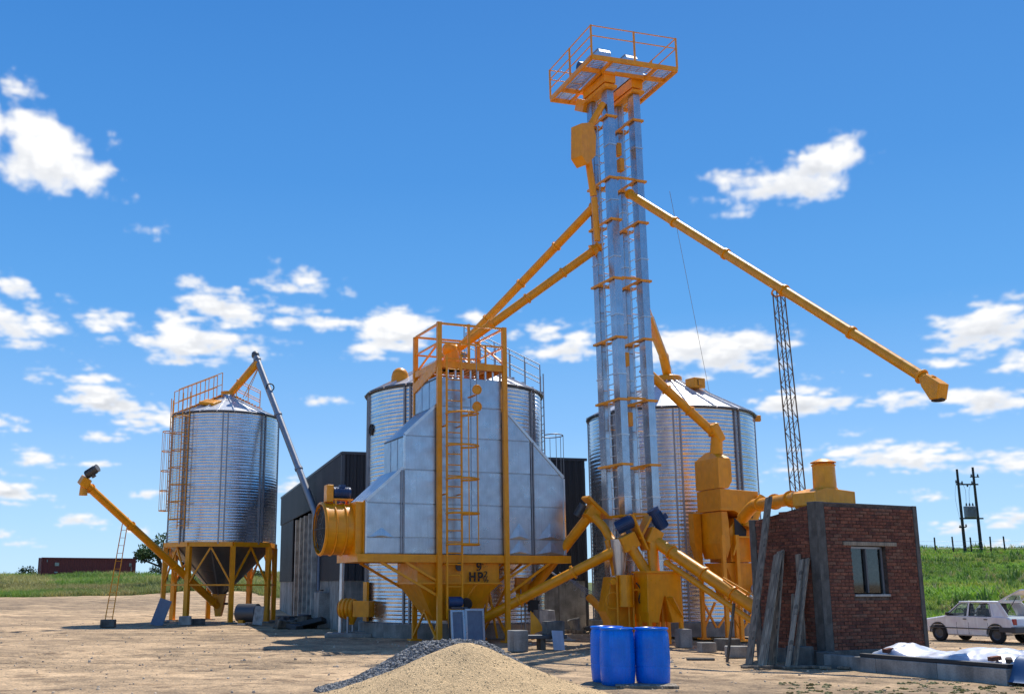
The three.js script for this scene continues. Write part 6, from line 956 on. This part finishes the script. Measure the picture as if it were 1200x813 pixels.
{ // sparse tufts creeping over the sand near the viewer
  const q = rng(66), n = 420, im = new THREE.InstancedMesh(bladeClump(8, 0.045, 0.09, 8), mat(lin(1, 1, 1), { roughness: 0.8 }), n), o = new THREE.Object3D(), c = new THREE.Color();
  for (let i = 0; i < n; i++) { const cx = 5.2 + 4.5 * q(), f = 15 + 4.5 * Math.pow(q(), 1.3), x = cx * f / 17; o.position.set(x, groundHeight(x, f) - 0.004, -f); o.rotation.y = q() * 6; const s = 0.35 + 0.6 * q(); o.scale.set(s, s, s); o.updateMatrix(); im.setMatrixAt(i, o.matrix); const v = 0.7 + 0.5 * q(); im.setColorAt(i, c.setRGB(0.34 * v, 0.31 * v, 0.12 * v)); }
  im.name = 'ground_weeds'; im.castShadow = im.receiveShadow = true; scene.add(im); tag(im, 'thin dry green weeds on the sand at the lower right', 'weeds', null, 'stuff');
}
const leafGeo = (() => { const g = new THREE.BufferGeometry(); g.setAttribute('position', new THREE.Float32BufferAttribute([0, 0, 0, 0.5, 0.12, 0.22, 1, 0, 0, 0, 0, 0, 1, 0, 0, 0.5, 0.1, -0.22], 3)); g.computeVertexNormals(); return g; })();
function crown(parent, lobes, n, leaf, cols, seed, name = 'crown') {
  const q = rng(seed), byCol = cols.map(() => new MB());
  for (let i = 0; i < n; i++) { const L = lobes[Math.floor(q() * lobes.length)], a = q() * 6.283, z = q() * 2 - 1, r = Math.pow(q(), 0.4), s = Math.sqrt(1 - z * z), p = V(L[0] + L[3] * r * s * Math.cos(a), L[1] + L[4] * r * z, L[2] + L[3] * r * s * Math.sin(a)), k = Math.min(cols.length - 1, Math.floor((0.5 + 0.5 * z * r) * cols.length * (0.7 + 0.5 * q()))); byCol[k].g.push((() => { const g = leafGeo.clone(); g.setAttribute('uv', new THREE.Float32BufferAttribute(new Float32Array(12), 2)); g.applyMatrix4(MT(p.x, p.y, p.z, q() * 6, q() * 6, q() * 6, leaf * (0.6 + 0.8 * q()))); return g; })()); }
  byCol.forEach((b, i) => { if (b.g.length) { const m = b.build(name, leafMat(...cols[i]), parent); m.userData.kind = 'stuff'; } });
}
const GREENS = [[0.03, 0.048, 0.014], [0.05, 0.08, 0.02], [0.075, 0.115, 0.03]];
{
  const f = 92, x = -21.6, t = thing('broad_tree', 'dark green spreading tree with several bare trunks behind the hopper silo', 'tree', [x, groundHeight(x, f), f]);
  const tk = new MB(); for (const [a, b, c, r] of [[-1.2, 1.7, -2.2, 0.2], [0.4, 1.9, 1.3, 0.19], [1.9, 1.7, 3.2, 0.17], [1.2, 1.6, 2.0, 0.16]]) { const x0 = a * 0.85; tk.path([V(x0, -0.3, 0), V(x0 + 0.15, b * 0.6, 0.1), V((x0 + c) / 2, b + 0.6, -0.1), V(c, b + 2.2, 0.2)], r, 8, 10); tk.path([V((x0 + c) / 2, b + 0.4, 0), V(c - 1.2, b + 1.1, 0.4), V(c - 2.1, b + 1.3, 0.3)], r * 0.5, 6, 8); } tk.build('trunk', M.bark, t);
  crown(t, [[-2.3, 3.6, 0, 1.7, 0.9], [-0.6, 4.5, 0.3, 1.9, 1.1], [1.2, 4.8, -0.3, 2.0, 1.2], [2.9, 4.3, 0.2, 1.8, 1.0], [4.2, 3.7, 0, 1.3, 0.8], [-3.3, 3.2, 0.2, 1.0, 0.6], [0.6, 3.6, 0.4, 1.6, 0.6]], 3600, 0.34, GREENS.map((c) => c.map((v) => v * 1.7)), 71); t.scale.setScalar(0.82);
}
{
  let k = 0;
  const bush = (x, f, r, h, label, seed) => { const t = thing('bush', label, 'bush', [x, groundHeight(x, f), f], 0, 'bushes on the far left rise'); new MB().tube(V(0, -0.1, 0), V(0.1, h * 0.7, 0), 0.06, 6, 0.03).tube(V(0, 0, 0), V(-0.3 * r, h * 0.6, 0.1), 0.04, 6, 0.02).build('stem', M.bark, t); crown(t, [[0, h * 0.6, 0, r, h * 0.45], [r * 0.6, h * 0.45, 0, r * 0.6, h * 0.35], [-r * 0.6, h * 0.5, 0.1, r * 0.6, h * 0.4]], 620, 0.26, GREENS, seed, 'foliage'); k++; };
  bush(-55.5, 136, 1.4, 2.2, 'dark green bush at the far left edge, beside the container', 81); bush(-52.0, 141, 1.0, 1.6, 'small bush between the left edge and the container', 82); bush(-57.6, 128, 1.3, 1.7, 'low bush at the very left edge of the frame in front of the others', 83); bush(-35.6, 142, 0.9, 2.0, 'thin bush just right of the red container', 84); bush(-31.0, 150, 1.4, 1.3, 'low bush half way between container and tree', 85); bush(-39.5, 84, 1.4, 1.1, 'grass-coloured bush at the left edge of the sand', 86);
  bush(-22.5, 118, 1.6, 1.4, 'low bush seen between the legs of the hopper silo', 87); bush(-18.5, 112, 1.5, 1.3, 'low bush seen right of the hopper silo cone', 88);
}
renderer.render(scene, camera);
